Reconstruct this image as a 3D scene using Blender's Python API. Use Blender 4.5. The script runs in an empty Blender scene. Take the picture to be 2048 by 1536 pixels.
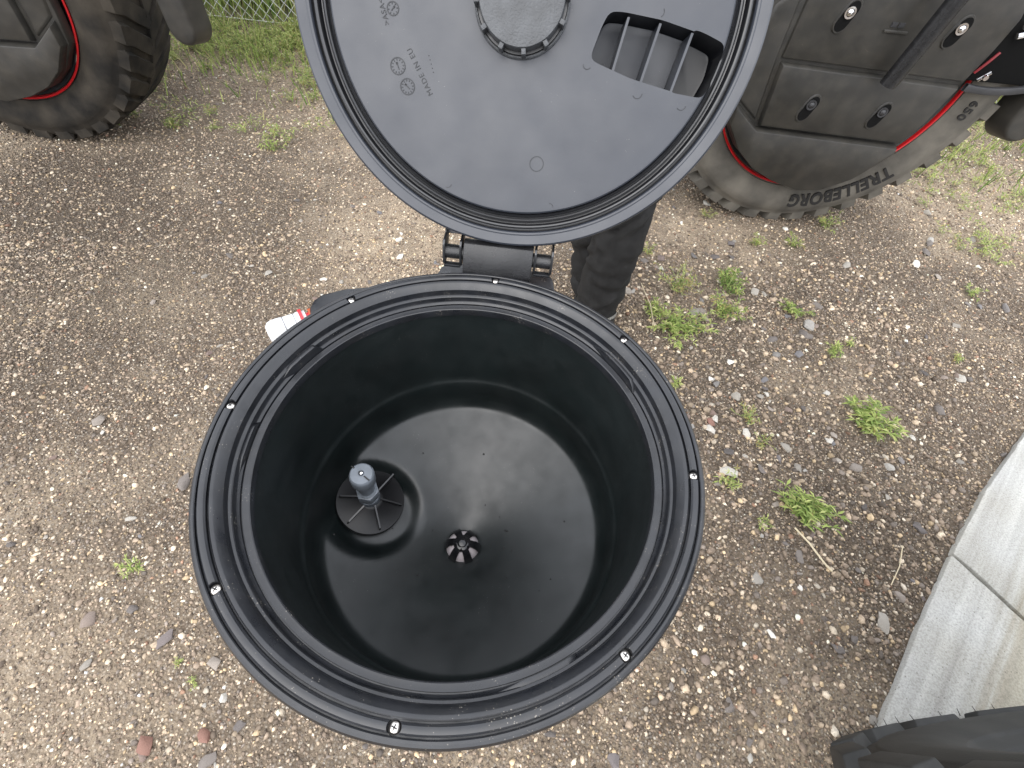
import bpy, bmesh, math, random
import numpy as np
from mathutils import Vector, Matrix

random.seed(7)
RNG = np.random.default_rng(11)
SC = bpy.context.scene
COL = SC.collection
R = math.radians
PI = math.pi
S = 0.22            # radius of the hopper's screw circle, metres
RIMZ = 1.0          # height of the hopper rim above the ground

# ------------------------------------------------------------------ camera
cam_d = bpy.data.cameras.new("camera")
cam = bpy.data.objects.new("camera", cam_d); COL.objects.link(cam)
pitch, roll = 0.9538, -0.1144
cp, sp = math.cos(pitch), math.sin(pitch)
Fw = Vector((0, cp, -sp)); Rt = Vector((1, 0, 0)); Dn = Fw.cross(Rt)
c_, s_ = math.cos(roll), math.sin(roll)
rx = Rt * c_ + Dn * s_; dn = Rt * -s_ + Dn * c_
M = Matrix((rx, -dn, -Fw)).transposed().to_4x4()
M.translation = Vector((0.04294, -0.20973, 1.39378))
cam.matrix_world = M
cam_d.sensor_width = 36.0
cam_d.lens = 36.0 * 948.1 / 2048.0
cam_d.clip_start = 0.02; cam_d.clip_end = 400
SC.camera = cam

# ------------------------------------------------------------------ sky, sun, exposure
SUN_EL, SUN_AZ = R(52), R(205)      # azimuth measured from +Y towards +X
w = bpy.data.worlds.new("World"); SC.world = w; w.use_nodes = True
nt = w.node_tree; nt.nodes.clear()
out = nt.nodes.new('ShaderNodeOutputWorld'); bg = nt.nodes.new('ShaderNodeBackground')
sky = nt.nodes.new('ShaderNodeTexSky'); sky.sky_type = 'NISHITA'; sky.sun_disc = False
sky.sun_elevation = SUN_EL; sky.sun_rotation = SUN_AZ; sky.air_density = 1.0; sky.dust_density = 3.0
hs = nt.nodes.new('ShaderNodeHueSaturation'); hs.inputs['Saturation'].default_value = 0.25
mx = nt.nodes.new('ShaderNodeMix'); mx.data_type = 'RGBA'; mx.inputs[0].default_value = 0.70
mx.inputs[7].default_value = (8.75, 9.05, 9.75, 1)
nt.links.new(sky.outputs[0], hs.inputs['Color']); nt.links.new(hs.outputs[0], mx.inputs[6])
nt.links.new(mx.outputs[2], bg.inputs['Color']); bg.inputs['Strength'].default_value = 0.15
nt.links.new(bg.outputs[0], out.inputs[0])
sd = bpy.data.lights.new("sun", 'SUN'); sun = bpy.data.objects.new("sun", sd); COL.objects.link(sun)
sd.energy = 0.8; sd.angle = R(75); sd.color = (1.0, 0.95, 0.88)
sv = Vector((math.sin(SUN_AZ) * math.cos(SUN_EL), math.cos(SUN_AZ) * math.cos(SUN_EL), math.sin(SUN_EL)))
sun.rotation_euler = sv.to_track_quat('Z', 'Y').to_euler()
sun.location = (0, 0, 30)
SC.view_settings.view_transform = 'Standard'; SC.view_settings.look = 'None'
SC.view_settings.gamma = 1.0; SC.view_settings.use_curve_mapping = False
SC.view_settings.exposure = 1.14

# ------------------------------------------------------------------ materials
def mat(name, col, rough=0.5, metal=0.0, spec=0.5, var=0.0, vscale=8.0, bump=0.0, bscale=200.0, rvar=0.0,
        col2=None, attr=None, objrand=None, trans=0.0, coat=0.0, specks=None):
    m = bpy.data.materials.new(name); m.use_nodes = True
    nt = m.node_tree; N = nt.nodes; L = nt.links
    b = N['Principled BSDF']
    b.inputs['Roughness'].default_value = rough; b.inputs['Metallic'].default_value = metal
    b.inputs['Specular IOR Level'].default_value = spec
    b.inputs['Base Color'].default_value = (*col, 1)
    if coat: b.inputs['Coat Weight'].default_value = coat; b.inputs['Coat Roughness'].default_value = 0.08
    tc = N.new('ShaderNodeTexCoord')
    last = None
    if attr:
        a = N.new('ShaderNodeAttribute'); a.attribute_name = attr; last = a.outputs['Color']
    if objrand:
        oi = N.new('ShaderNodeObjectInfo'); cr = N.new('ShaderNodeValToRGB')
        cr.color_ramp.interpolation = 'LINEAR'
        while len(cr.color_ramp.elements) < len(objrand): cr.color_ramp.elements.new(0.5)
        for i, c in enumerate(objrand):
            cr.color_ramp.elements[i].position = i / (len(objrand) - 1); cr.color_ramp.elements[i].color = (*c, 1)
        L.new(oi.outputs['Random'], cr.inputs[0]); last = cr.outputs[0]
    if var > 0 or col2:
        n = N.new('ShaderNodeTexNoise'); n.inputs['Scale'].default_value = vscale; n.inputs['Detail'].default_value = 6
        L.new(tc.outputs['Object'], n.inputs['Vector'])
        cr = N.new('ShaderNodeValToRGB'); cr.color_ramp.elements[0].position = 0.35; cr.color_ramp.elements[1].position = 0.68
        if col2 and last is None:
            cr.color_ramp.elements[0].color = (*col, 1); cr.color_ramp.elements[1].color = (*col2, 1)
            L.new(n.outputs[0], cr.inputs[0]); last = cr.outputs[0]
        else:
            lo = 1 - var
            cr.color_ramp.elements[0].color = (lo, lo, lo, 1); cr.color_ramp.elements[1].color = (1 + var, 1 + var, 1 + var, 1)
            L.new(n.outputs[0], cr.inputs[0])
            mm = N.new('ShaderNodeMix'); mm.data_type = 'RGBA'; mm.blend_type = 'MULTIPLY'; mm.inputs[0].default_value = 1
            if last is None: mm.inputs[6].default_value = (*col, 1)
            else: L.new(last, mm.inputs[6])
            L.new(cr.outputs[0], mm.inputs[7]); last = mm.outputs[2]
    if specks:       # settled dust and grit: (scale, radius, colour)
        vo = N.new('ShaderNodeTexVoronoi'); vo.inputs['Scale'].default_value = specks[0]; L.new(tc.outputs['Object'], vo.inputs['Vector'])
        ns = N.new('ShaderNodeTexNoise'); ns.inputs['Scale'].default_value = specks[0] * .12; ns.inputs['Detail'].default_value = 4; L.new(tc.outputs['Object'], ns.inputs['Vector'])
        th = N.new('ShaderNodeMapRange'); th.inputs[1].default_value = .45; th.inputs[2].default_value = .75; th.inputs[3].default_value = 0.0; th.inputs[4].default_value = specks[1]
        L.new(ns.outputs[0], th.inputs[0])
        lt = N.new('ShaderNodeMath'); lt.operation = 'LESS_THAN'; L.new(vo.outputs['Distance'], lt.inputs[0]); L.new(th.outputs[0], lt.inputs[1])
        dm = N.new('ShaderNodeMapRange'); dm.inputs[1].default_value = .40; dm.inputs[2].default_value = .85; dm.inputs[4].default_value = specks[3] if len(specks) > 3 else .0
        L.new(ns.outputs[0], dm.inputs[0])
        mxm = N.new('ShaderNodeMath'); mxm.operation = 'MAXIMUM'; ml_ = N.new('ShaderNodeMath'); ml_.operation = 'MULTIPLY'; ml_.inputs[1].default_value = .7
        L.new(lt.outputs[0], ml_.inputs[0]); L.new(ml_.outputs[0], mxm.inputs[0]); L.new(dm.outputs[0], mxm.inputs[1])
        sx = N.new('ShaderNodeMix'); sx.data_type = 'RGBA'; L.new(mxm.outputs[0], sx.inputs[0]); sx.inputs[7].default_value = (*specks[2], 1)
        if last is None: sx.inputs[6].default_value = (*col, 1)
        else: L.new(last, sx.inputs[6])
        last = sx.outputs[2]
    if last is not None: L.new(last, b.inputs['Base Color'])
    if rvar > 0:
        n2 = N.new('ShaderNodeTexNoise'); n2.inputs['Scale'].default_value = vscale * 2.3; n2.inputs['Detail'].default_value = 5
        L.new(tc.outputs['Object'], n2.inputs['Vector'])
        mr = N.new('ShaderNodeMapRange'); mr.inputs[1].default_value = 0.3; mr.inputs[2].default_value = 0.7
        mr.inputs[3].default_value = rough - rvar; mr.inputs[4].default_value = rough + rvar
        L.new(n2.outputs[0], mr.inputs[0]); L.new(mr.outputs[0], b.inputs['Roughness'])
    if bump > 0:
        n3 = N.new('ShaderNodeTexNoise'); n3.inputs['Scale'].default_value = bscale; n3.inputs['Detail'].default_value = 4
        L.new(tc.outputs['Object'], n3.inputs['Vector'])
        bp = N.new('ShaderNodeBump'); bp.inputs['Strength'].default_value = bump; bp.inputs['Distance'].default_value = 0.002
        L.new(n3.outputs[0], bp.inputs['Height']); L.new(bp.outputs[0], b.inputs['Normal'])
    if trans > 0:
        tr = N.new('ShaderNodeBsdfTranslucent'); ms = N.new('ShaderNodeMixShader'); ms.inputs[0].default_value = trans
        if last is not None: L.new(last, tr.inputs['Color'])
        else: tr.inputs['Color'].default_value = (*col, 1)
        o = N['Material Output']
        L.new(b.outputs[0], ms.inputs[1]); L.new(tr.outputs[0], ms.inputs[2]); L.new(ms.outputs[0], o.inputs[0])
    return m

M_RIM = mat('black_rim_plastic', (0.008, 0.009, 0.0115), 0.34, spec=0.65, var=0.25, vscale=30, bump=0.02, bscale=900, rvar=0.10, specks=(420, .26, (.22, .20, .17), .035))
M_BOWL = mat('black_bowl_plastic', (0.0062, 0.0090, 0.0092), 0.38, spec=0.58, var=0.25, vscale=14, bump=0.010, bscale=1400, rvar=0.08, specks=(300, .12, (.22, .22, .21), .012))
M_LID = mat('grey_black_lid_plastic', (0.022, 0.0255, 0.034), 0.42, spec=0.64, var=0.06, vscale=9, bump=0.03, bscale=900, rvar=0.08, specks=(260, .10, (.25, .24, .22), .03))
M_LIDDARK = mat('black_lid_plastic', (0.010, 0.0105, 0.012), 0.33, spec=0.8, var=0.2, vscale=20, bump=0.015, bscale=700, rvar=0.08)
M_CAP = mat('textured_cap_plastic', (0.045, 0.048, 0.052), 0.6, spec=0.8, var=0.25, vscale=60, bump=0.5, bscale=500)
M_MARK = mat("moulded_mark_plastic", (0.016, 0.0175, 0.021), 0.5, spec=0.42)
M_HINGE = mat('glossy_hinge_plastic', (0.014, 0.014, 0.015), 0.25, var=0.3, vscale=40, bump=0.3, bscale=900)
M_POCKET_SHADE = mat('pocket_shade_plastic', (0.007, 0.0075, 0.009), 0.30, spec=0.35)  # shade inside the lid's handle pocket, put into the colour
M_DISC = mat('black_disc_plastic', (0.008, 0.008, 0.009), 0.38, spec=0.4)
M_STEEL = mat('screw_steel', (0.72, 0.68, 0.63), 0.28, metal=1.0, var=0.2, vscale=200)
M_SLOT = mat('screw_recess', (0.02, 0.02, 0.02), 0.6)
M_HOLLOW_SHADE = mat('painted_hollow_shade', (0.006, 0.006, 0.006), 0.9, spec=0.1)  # near-black colour painted where hollows lie in shade
M_NOZZLE = mat('grey_nozzle_plastic', (0.165, 0.185, 0.21), 0.40, var=0.15, vscale=60)
M_GLOSS = mat('glossy_black_plastic', (0.006, 0.006, 0.007), 0.08)
M_DRAIN_GLINT = mat('painted_drain_glint', (0.50, 0.45, 0.46), 0.2)  # sky and lid reflections painted in as a pale colour
M_DRAINGREY = mat('grey_drain_ring', (0.16, 0.16, 0.17), 0.22)
M_WHITE = mat('white_valve_plastic', (0.64, 0.65, 0.66), 0.35, var=0.06, vscale=40)
M_RED = mat('red_valve_plastic', (0.62, 0.03, 0.04), 0.35)
M_ORANGE = mat('orange_cap_plastic', (0.42, 0.085, 0.025), 0.45)
M_PAINTSTEEL = mat('dark_painted_steel', (0.03, 0.03, 0.032), 0.5, var=0.2, vscale=20)
M_TYRE_SHADED = mat('shaded_dusty_rubber', (0.014, 0.013, 0.0115), 0.85, spec=0.2, col2=(0.048, 0.041, 0.032), vscale=9, bump=0.4, bscale=120)  # rubber darkened to paint in the shade on the left wheel
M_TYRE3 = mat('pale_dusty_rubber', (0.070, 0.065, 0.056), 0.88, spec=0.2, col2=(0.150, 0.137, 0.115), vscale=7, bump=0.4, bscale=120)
M_TYRE2 = mat('new_rubber', (0.030, 0.031, 0.0305), 0.68, spec=0.35, col2=(0.044, 0.044, 0.042), vscale=14, bump=0.25, bscale=250)
M_LETTER = mat('rubber_lettering', (0.018, 0.017, 0.016), 0.75, spec=0.3)
M_COVER = mat('wheel_cover_plastic', (0.024, 0.0228, 0.020), 0.44, var=0.2, vscale=6, bump=0.10, bscale=500, rvar=0.08, specks=(150, .14, (.16, .14, .11), .16))
M_RIMRED = mat('red_rim_paint', (0.50, 0.012, 0.016), 0.28, coat=0.4)
M_HOSE = mat('dark_red_hose', (0.16, 0.008, 0.012), 0.4)
M_CHROME = mat('bright_steel', (0.8, 0.8, 0.82), 0.15, metal=1.0)
M_SPRAYER = mat('sprayer_dark_paint', (0.035, 0.036, 0.038), 0.45, var=0.15, vscale=4)
M_CLOTH = mat('black_trouser_cloth', (0.013, 0.0128, 0.0125), 0.80, spec=0.35, var=0.35, vscale=30, bump=0.8, bscale=700)
M_BOOT = mat('black_boot_leather', (0.014, 0.014, 0.014), 0.35, var=0.2, vscale=60, bump=0.3, bscale=300)
M_TAB = mat('reflective_tab', (0.30, 0.30, 0.28), 0.35, var=0.5, vscale=200)
M_SKIN = mat('skin', (0.45, 0.26, 0.18), 0.5, var=0.06, vscale=30)
M_HAIR = mat('dark_hair', (0.03, 0.02, 0.015), 0.6)
M_WIRE = mat('galvanised_wire', (0.72, 0.73, 0.72), 0.4, metal=0.2)
M_STRAW = mat('dry_straw', (0.55, 0.47, 0.32), 0.7)
M_LEAF = mat('weed_leaf', (0.2, 0.3, 0.05), 0.6, spec=0.3, attr='col', trans=0.35)
M_GRAVEL = mat('gravel_stone', (0.3, 0.27, 0.23), 0.75, spec=0.3, attr='col', var=0.22, vscale=150, bump=0.5, bscale=300)
M_STONE = mat('loose_stone', (0.3, 0.27, 0.23), 0.7, spec=0.35, var=0.22, vscale=90, bump=0.6, bscale=200,
              objrand=[(0.085, 0.075, 0.07), (0.16, 0.14, 0.125), (0.12, 0.105, 0.10), (0.27, 0.235, 0.20), (0.15, 0.145, 0.15),
                       (0.19, 0.135, 0.11), (0.36, 0.33, 0.285), (0.20, 0.18, 0.155), (0.55, 0.52, 0.46), (0.14, 0.13, 0.125)])
M_STONE_RED = mat('reddish_stone', (0.22, 0.115, 0.085), 0.7, var=0.25, vscale=80, bump=0.5, bscale=200)
M_STONE_WHITE = mat('white_stone', (0.72, 0.69, 0.62), 0.65, var=0.12, vscale=80, bump=0.5, bscale=200)

def ground_material():
    m = bpy.data.materials.new('gravelly_dirt'); m.use_nodes = True
    N = m.node_tree.nodes; L = m.node_tree.links; b = N['Principled BSDF']
    b.inputs['Roughness'].default_value = 0.9; b.inputs['Specular IOR Level'].default_value = 0.2
    tc = N.new('ShaderNodeTexCoord')
    def noise(sc, det=6, rough=0.6):
        n = N.new('ShaderNodeTexNoise'); n.inputs['Scale'].default_value = sc; n.inputs['Detail'].default_value = det
        n.inputs['Roughness'].default_value = rough
        L.new(tc.outputs['Object'], n.inputs['Vector']); return n.outputs[0]
    def ramp(src, stops):
        r = N.new('ShaderNodeValToRGB')
        while len(r.color_ramp.elements) < len(stops): r.color_ramp.elements.new(0.5)
        for e, (p, c) in zip(r.color_ramp.elements, stops): e.position = p; e.color = (*c, 1)
        L.new(src, r.inputs[0]); return r.outputs[0]
    def mixc(f, a, bb, mode='MIX'):
        x = N.new('ShaderNodeMix'); x.data_type = 'RGBA'; x.blend_type = mode
        if isinstance(f, float): x.inputs[0].default_value = f
        else: L.new(f, x.inputs[0])
        L.new(a, x.inputs[6]); L.new(bb, x.inputs[7]); return x.outputs[2]
    base = ramp(noise(60, 8, 0.7), [(0.3, (0.052, 0.039, 0.028)), (0.55, (0.130, 0.100, 0.072)), (0.75, (0.29, 0.23, 0.16))])
    sand = ramp(noise(120, 6, 0.7), [(0.3, (0.20, 0.155, 0.108)), (0.7, (0.38, 0.31, 0.225))])
    pm = ramp(noise(1.7, 5, 0.6), [(0.50, (0, 0, 0)), (0.68, (1, 1, 1))])
    c = mixc(pm, base, sand)
    v = N.new('ShaderNodeTexVoronoi'); v.inputs['Scale'].default_value = 130; L.new(tc.outputs['Object'], v.inputs['Vector'])
    grit = ramp(v.outputs['Color'], [(0.0, (0.06, 0.05, 0.045)), (0.55, (0.19, 0.16, 0.13)), (0.8, (0.33, 0.29, 0.24)), (1.0, (0.62, 0.57, 0.48))])
    gm = ramp(v.outputs['Distance'], [(0.30, (0.8, 0.8, 0.8)), (0.5, (0, 0, 0))])
    c = mixc(gm, c, grit)
    at = N.new('ShaderNodeAttribute'); at.attribute_name = 'col'; sp_ = N.new('ShaderNodeSeparateColor'); L.new(at.outputs['Color'], sp_.inputs[0])
    ml = N.new('ShaderNodeMath'); ml.operation = 'MULTIPLY'; ml.inputs[1].default_value = 0.75; L.new(sp_.outputs[2], ml.inputs[0])
    gm2 = N.new('ShaderNodeMath'); gm2.operation = 'MULTIPLY'; L.new(ml.outputs[0], gm2.inputs[0]); L.new(ramp(noise(9, 5, .65), [(.35, (.25, .25, .25)), (.6, (1, 1, 1))]), gm2.inputs[1])
    c = mixc(gm2.outputs[0], c, sand)
    cb = N.new('ShaderNodeCombineColor')
    for i_ in range(3): L.new(sp_.outputs[0], cb.inputs[i_])
    c = mixc(1.0, c, cb.outputs[0], 'MULTIPLY')
    L.new(c, b.inputs['Base Color'])
    bp = N.new('ShaderNodeBump'); bp.inputs['Strength'].default_value = 1.0; bp.inputs['Distance'].default_value = 0.006
    bp.invert = True
    L.new(v.outputs['Distance'], bp.inputs['Height'])
    bp2 = N.new('ShaderNodeBump'); bp2.inputs['Strength'].default_value = 0.7; bp2.inputs['Distance'].default_value = 0.02
    L.new(noise(25, 8, 0.7), bp2.inputs['Height']); L.new(bp.outputs[0], bp2.inputs['Normal'])
    L.new(bp2.outputs[0], b.inputs['Normal'])
    return m
M_GROUND = ground_material()

def concrete_material():
    m = bpy.data.materials.new('broomed_concrete'); m.use_nodes = True
    N = m.node_tree.nodes; L = m.node_tree.links; b = N['Principled BSDF']
    b.inputs['Roughness'].default_value = 0.85; b.inputs['Specular IOR Level'].default_value = 0.25
    tc = N.new('ShaderNodeTexCoord')
    mp0 = N.new('ShaderNodeMapping'); mp0.inputs['Rotation'].default_value = (0, 0, R(-49)); L.new(tc.outputs['Object'], mp0.inputs['Vector'])
    mp = N.new('ShaderNodeMapping'); mp.inputs['Scale'].default_value = (1.2, 34, 2)
    L.new(mp0.outputs[0], mp.inputs['Vector'])
    n = N.new('ShaderNodeTexNoise'); n.inputs['Scale'].default_value = 1.0; n.inputs['Detail'].default_value = 6
    L.new(mp.outputs[0], n.inputs['Vector'])
    r = N.new('ShaderNodeValToRGB'); r.color_ramp.elements[0].position = 0.3; r.color_ramp.elements[1].position = 0.62
    r.color_ramp.elements[0].color = (0.36, 0.355, 0.335, 1); r.color_ramp.elements[1].color = (0.50, 0.50, 0.475, 1)
    L.new(n.outputs[0], r.inputs[0])
    n2 = N.new('ShaderNodeTexNoise'); n2.inputs['Scale'].default_value = 220; n2.inputs['Detail'].default_value = 4
    L.new(tc.outputs['Object'], n2.inputs['Vector'])
    r2 = N.new('ShaderNodeValToRGB'); r2.color_ramp.elements[0].position = 0.33; r2.color_ramp.elements[1].position = 0.6
    r2.color_ramp.elements[0].color = (0.80, 0.80, 0.79, 1); r2.color_ramp.elements[1].color = (1.08, 1.08, 1.08, 1)
    L.new(n2.outputs[0], r2.inputs[0])
    x = N.new('ShaderNodeMix'); x.data_type = 'RGBA'; x.blend_type = 'MULTIPLY'; x.inputs[0].default_value = 1
    L.new(r.outputs[0], x.inputs[6]); L.new(r2.outputs[0], x.inputs[7])
    # yellowish rusty stain running along the slab
    sx_ = N.new('ShaderNodeSeparateXYZ'); L.new(mp0.outputs[0], sx_.inputs[0])
    n3 = N.new('ShaderNodeTexNoise'); n3.inputs['Scale'].default_value = 1.0; n3.inputs['Detail'].default_value = 5
    L.new(mp.outputs[0], n3.inputs['Vector'])
    ad = N.new('ShaderNodeMath'); ad.operation = 'MULTIPLY_ADD'; ad.inputs[1].default_value = 0.16
    L.new(n3.outputs[0], ad.inputs[0]); L.new(sx_.outputs['Y'], ad.inputs[2])
    mr3 = N.new('ShaderNodeMapRange'); mr3.inputs[1].default_value = -1.16; mr3.inputs[2].default_value = -0.92
    L.new(ad.outputs[0], mr3.inputs[0])
    r3 = N.new('ShaderNodeValToRGB'); els = r3.color_ramp.elements
    els[0].position = 0.0; els[0].color = (1, 1, 1, 1); els[1].position = 1.0; els[1].color = (1, 1, 1, 1)
    for p_, c3 in ((.28, (.97, .94, .87, 1)), (.45, (.88, .81, .68, 1)), (.58, (.93, .88, .76, 1)), (.72, (.86, .80, .69, 1)), (.85, (.97, .95, .9, 1))):
        e_ = els.new(p_); e_.color = c3
    L.new(mr3.outputs[0], r3.inputs[0])
    x2 = N.new('ShaderNodeMix'); x2.data_type = 'RGBA'; x2.blend_type = 'MULTIPLY'; x2.inputs[0].default_value = 1
    L.new(x.outputs[2], x2.inputs[6]); L.new(r3.outputs[0], x2.inputs[7])
    vp = N.new('ShaderNodeTexVoronoi'); vp.inputs['Scale'].default_value = 55; L.new(tc.outputs['Object'], vp.inputs['Vector'])
    rp = N.new('ShaderNodeValToRGB'); rp.color_ramp.elements[0].position = 0.05; rp.color_ramp.elements[1].position = 0.12
    rp.color_ramp.elements[0].color = (.45, .43, .40, 1); rp.color_ramp.elements[1].color = (1, 1, 1, 1); L.new(vp.outputs['Distance'], rp.inputs[0])
    nd = N.new('ShaderNodeTexNoise'); nd.inputs['Scale'].default_value = 5; nd.inputs['Detail'].default_value = 6; L.new(tc.outputs['Object'], nd.inputs['Vector'])
    rd = N.new('ShaderNodeValToRGB'); rd.color_ramp.elements[0].position = 0.35; rd.color_ramp.elements[1].position = 0.65
    rd.color_ramp.elements[0].color = (.86, .84, .80, 1); rd.color_ramp.elements[1].color = (1, 1, 1, 1); L.new(nd.outputs[0], rd.inputs[0])
    x3 = N.new('ShaderNodeMix'); x3.data_type = 'RGBA'; x3.blend_type = 'MULTIPLY'; x3.inputs[0].default_value = 1
    L.new(x2.outputs[2], x3.inputs[6]); L.new(rp.outputs[0], x3.inputs[7])
    x4 = N.new('ShaderNodeMix'); x4.data_type = 'RGBA'; x4.blend_type = 'MULTIPLY'; x4.inputs[0].default_value = 1
    L.new(x3.outputs[2], x4.inputs[6]); L.new(rd.outputs[0], x4.inputs[7])
    L.new(x4.outputs[2], b.inputs['Base Color'])
    bp = N.new('ShaderNodeBump'); bp.inputs['Strength'].default_value = 0.5; bp.inputs['Distance'].default_value = 0.003
    L.new(n2.outputs[0], bp.inputs['Height']); L.new(bp.outputs[0], b.inputs['Normal'])
    return m
M_CONC = concrete_material()

# ------------------------------------------------------------------ mesh helpers
class MB:
    def __init__(s): s.v = []; s.f = []; s.mi = []; s.cur = 0
    def add(s, vs, fs):
        o = len(s.v); s.v += [tuple(p) for p in vs]
        for f in fs: s.f.append(tuple(i + o for i in f)); s.mi.append(s.cur)
    def lathe(s, prof, n=64, axis='Z', c=(0, 0, 0), close=False, a0=0.0, a1=2 * PI):
        full = abs(a1 - a0 - 2 * PI) < 1e-6
        m = n if full else n + 1
        vs = []
        for k in range(m):
            a = a0 + (a1 - a0) * k / n; ca, sa = math.cos(a), math.sin(a)
            for (r, h) in prof:
                p = (r * ca, r * sa, h) if axis == 'Z' else ((r * ca, h, r * sa) if axis == 'Y' else (h, r * ca, r * sa))
                vs.append((p[0] + c[0], p[1] + c[1], p[2] + c[2]))
        L = len(prof); fs = []
        J = L if close else L - 1
        for k in range(n):
            k2 = (k + 1) % m
            for j in range(J):
                j2 = (j + 1) % L
                q = (k * L + j, k2 * L + j, k2 * L + j2, k * L + j2)
                fs.append(q if axis != 'Y' else q[::-1])
        s.add(vs, fs)
    def tube(s, pts, rad, n=10, cap=True):
        pts = [Vector(p) for p in pts]; rs = rad if isinstance(rad, (list, tuple)) else [rad] * len(pts)
        vs = []; fs = []; prev = None
        for i, p in enumerate(pts):
            d = (pts[min(i + 1, len(pts) - 1)] - pts[max(i - 1, 0)]).normalized()
            if prev is None:
                a = Vector((0, 0, 1)) if abs(d.z) < 0.9 else Vector((1, 0, 0))
                x = d.cross(a).normalized()
            else:
                x = (prev - d * prev.dot(d)).normalized()
            prev = x; y = d.cross(x)
            for k in range(n):
                t = 2 * PI * k / n; vs.append(p + (x * math.cos(t) + y * math.sin(t)) * rs[i])
        for i in range(len(pts) - 1):
            for k in range(n):
                k2 = (k + 1) % n; fs.append((i * n + k, i * n + k2, (i + 1) * n + k2, (i + 1) * n + k))
        if cap:
            fs.append(tuple(range(n))[::-1]); fs.append(tuple((len(pts) - 1) * n + k for k in range(n)))
        s.add(vs, fs)
    def box(s, c, d, M=None):
        vs = []
        for x in (-.5, .5):
            for y in (-.5, .5):
                for z in (-.5, .5):
                    p = Vector((x * d[0], y * d[1], z * d[2]))
                    if M is not None: p = M @ p
                    vs.append(p + Vector(c))
        s.add(vs, [(0, 1, 3, 2), (4, 6, 7, 5), (0, 4, 5, 1), (2, 3, 7, 6), (0, 2, 6, 4), (1, 5, 7, 3)])
    def prism(s, poly, z0, z1, inset=0.0):
        """extrude poly (x,y) from z0 to z1, top inset towards the centroid by a distance"""
        n = len(poly); top = inset_poly(poly, inset) if inset else poly
        vs = [(x, y, z0) for x, y in poly] + [(x, y, z1) for x, y in top]
        fs = [tuple(range(n))[::-1], tuple(range(n, 2 * n))] + [(i, (i + 1) % n, n + (i + 1) % n, n + i) for i in range(n)]
        s.add(vs, fs)
    def build(s, name, m, parent=None, smooth=35, bevel=0.0, bseg=2, local=None):
        me = bpy.data.meshes.new(name); me.from_pydata(s.v, [], s.f)
        ms = m if isinstance(m, (list, tuple)) else [m]
        for x in ms: me.materials.append(x)
        if len(ms) > 1: me.polygons.foreach_set('material_index', s.mi)
        fin(me, smooth, bevel, bseg)
        return link(name, me, parent, local)

def fin(me, smooth=35, bevel=0.0, bseg=2):
    bm = bmesh.new(); bm.from_mesh(me)
    bmesh.ops.recalc_face_normals(bm, faces=bm.faces)
    if bevel > 0:
        es = [e for e in bm.edges if len(e.link_faces) == 2 and e.calc_face_angle(0) > R(30)]
        bmesh.ops.bevel(bm, geom=es, offset=bevel, segments=bseg, profile=0.5, affect='EDGES', clamp_overlap=True)
    bm.to_mesh(me); bm.free()
    if smooth:
        me.polygons.foreach_set('use_smooth', [True] * len(me.polygons)); me.set_sharp_from_angle(angle=R(smooth))
    me.update()

def inset_poly(poly, d):
    n = len(poly); out = []
    area = sum(poly[i][0] * poly[(i + 1) % n][1] - poly[(i + 1) % n][0] * poly[i][1] for i in range(n))
    sg = 1 if area > 0 else -1
    for i in range(n):
        p0, p1, p2 = Vector(poly[i - 1]), Vector(poly[i]), Vector(poly[(i + 1) % n])
        e1 = (p1 - p0).normalized(); e2 = (p2 - p1).normalized()
        n1 = Vector((-e1.y, e1.x)) * sg; n2 = Vector((-e2.y, e2.x)) * sg
        bis = n1 + n2; k = d / max(0.35, 1 + n1.dot(n2)) if bis.length > 1e-6 else 0
        out.append(tuple(p1 + bis * k))
    return out

def link(name, me, parent=None, local=None):
    o = bpy.data.objects.new(name, me); COL.objects.link(o)
    if parent is not None: o.parent = parent
    if local is not None: o.matrix_local = local
    return o
def tag(o, label=None, cat=None, group=None, kind=None):
    if label: o['label'] = label
    if cat: o['category'] = cat
    if group: o['group'] = group
    if kind: o['kind'] = kind
    return o
def empty(name, loc=(0, 0, 0), rz=0.0, **k):
    o = bpy.data.objects.new(name, None); COL.objects.link(o); o.location = loc; o.rotation_euler = (0, 0, rz)
    o.empty_display_size = 0.1
    return tag(o, **k)
def boolean(o, cutter):
    md = o.modifiers.new('b', 'BOOLEAN'); md.operation = 'DIFFERENCE'; md.solver = 'EXACT'; md.object = cutter
    dg = bpy.context.evaluated_depsgraph_get(); dg.update()
    me = bpy.data.meshes.new_from_object(o.evaluated_get(dg), depsgraph=dg)
    o.modifiers.clear(); o.data = me
    bpy.data.objects.remove(cutter)
    return o
def text_mesh(body, size, depth, bold=0.0, spacing=1.0):
    cu = bpy.data.curves.new('lettering', 'FONT'); cu.body = body; cu.size = size; cu.extrude = depth
    cu.align_x = 'CENTER'; cu.offset = bold; cu.resolution_u = 3; cu.space_character = spacing
    o = bpy.data.objects.new('lettering', cu); COL.objects.link(o)
    dg = bpy.context.evaluated_depsgraph_get(); dg.update()
    me = bpy.data.meshes.new_from_object(o.evaluated_get(dg), depsgraph=dg)
    bpy.data.objects.remove(o)
    return me
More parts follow.
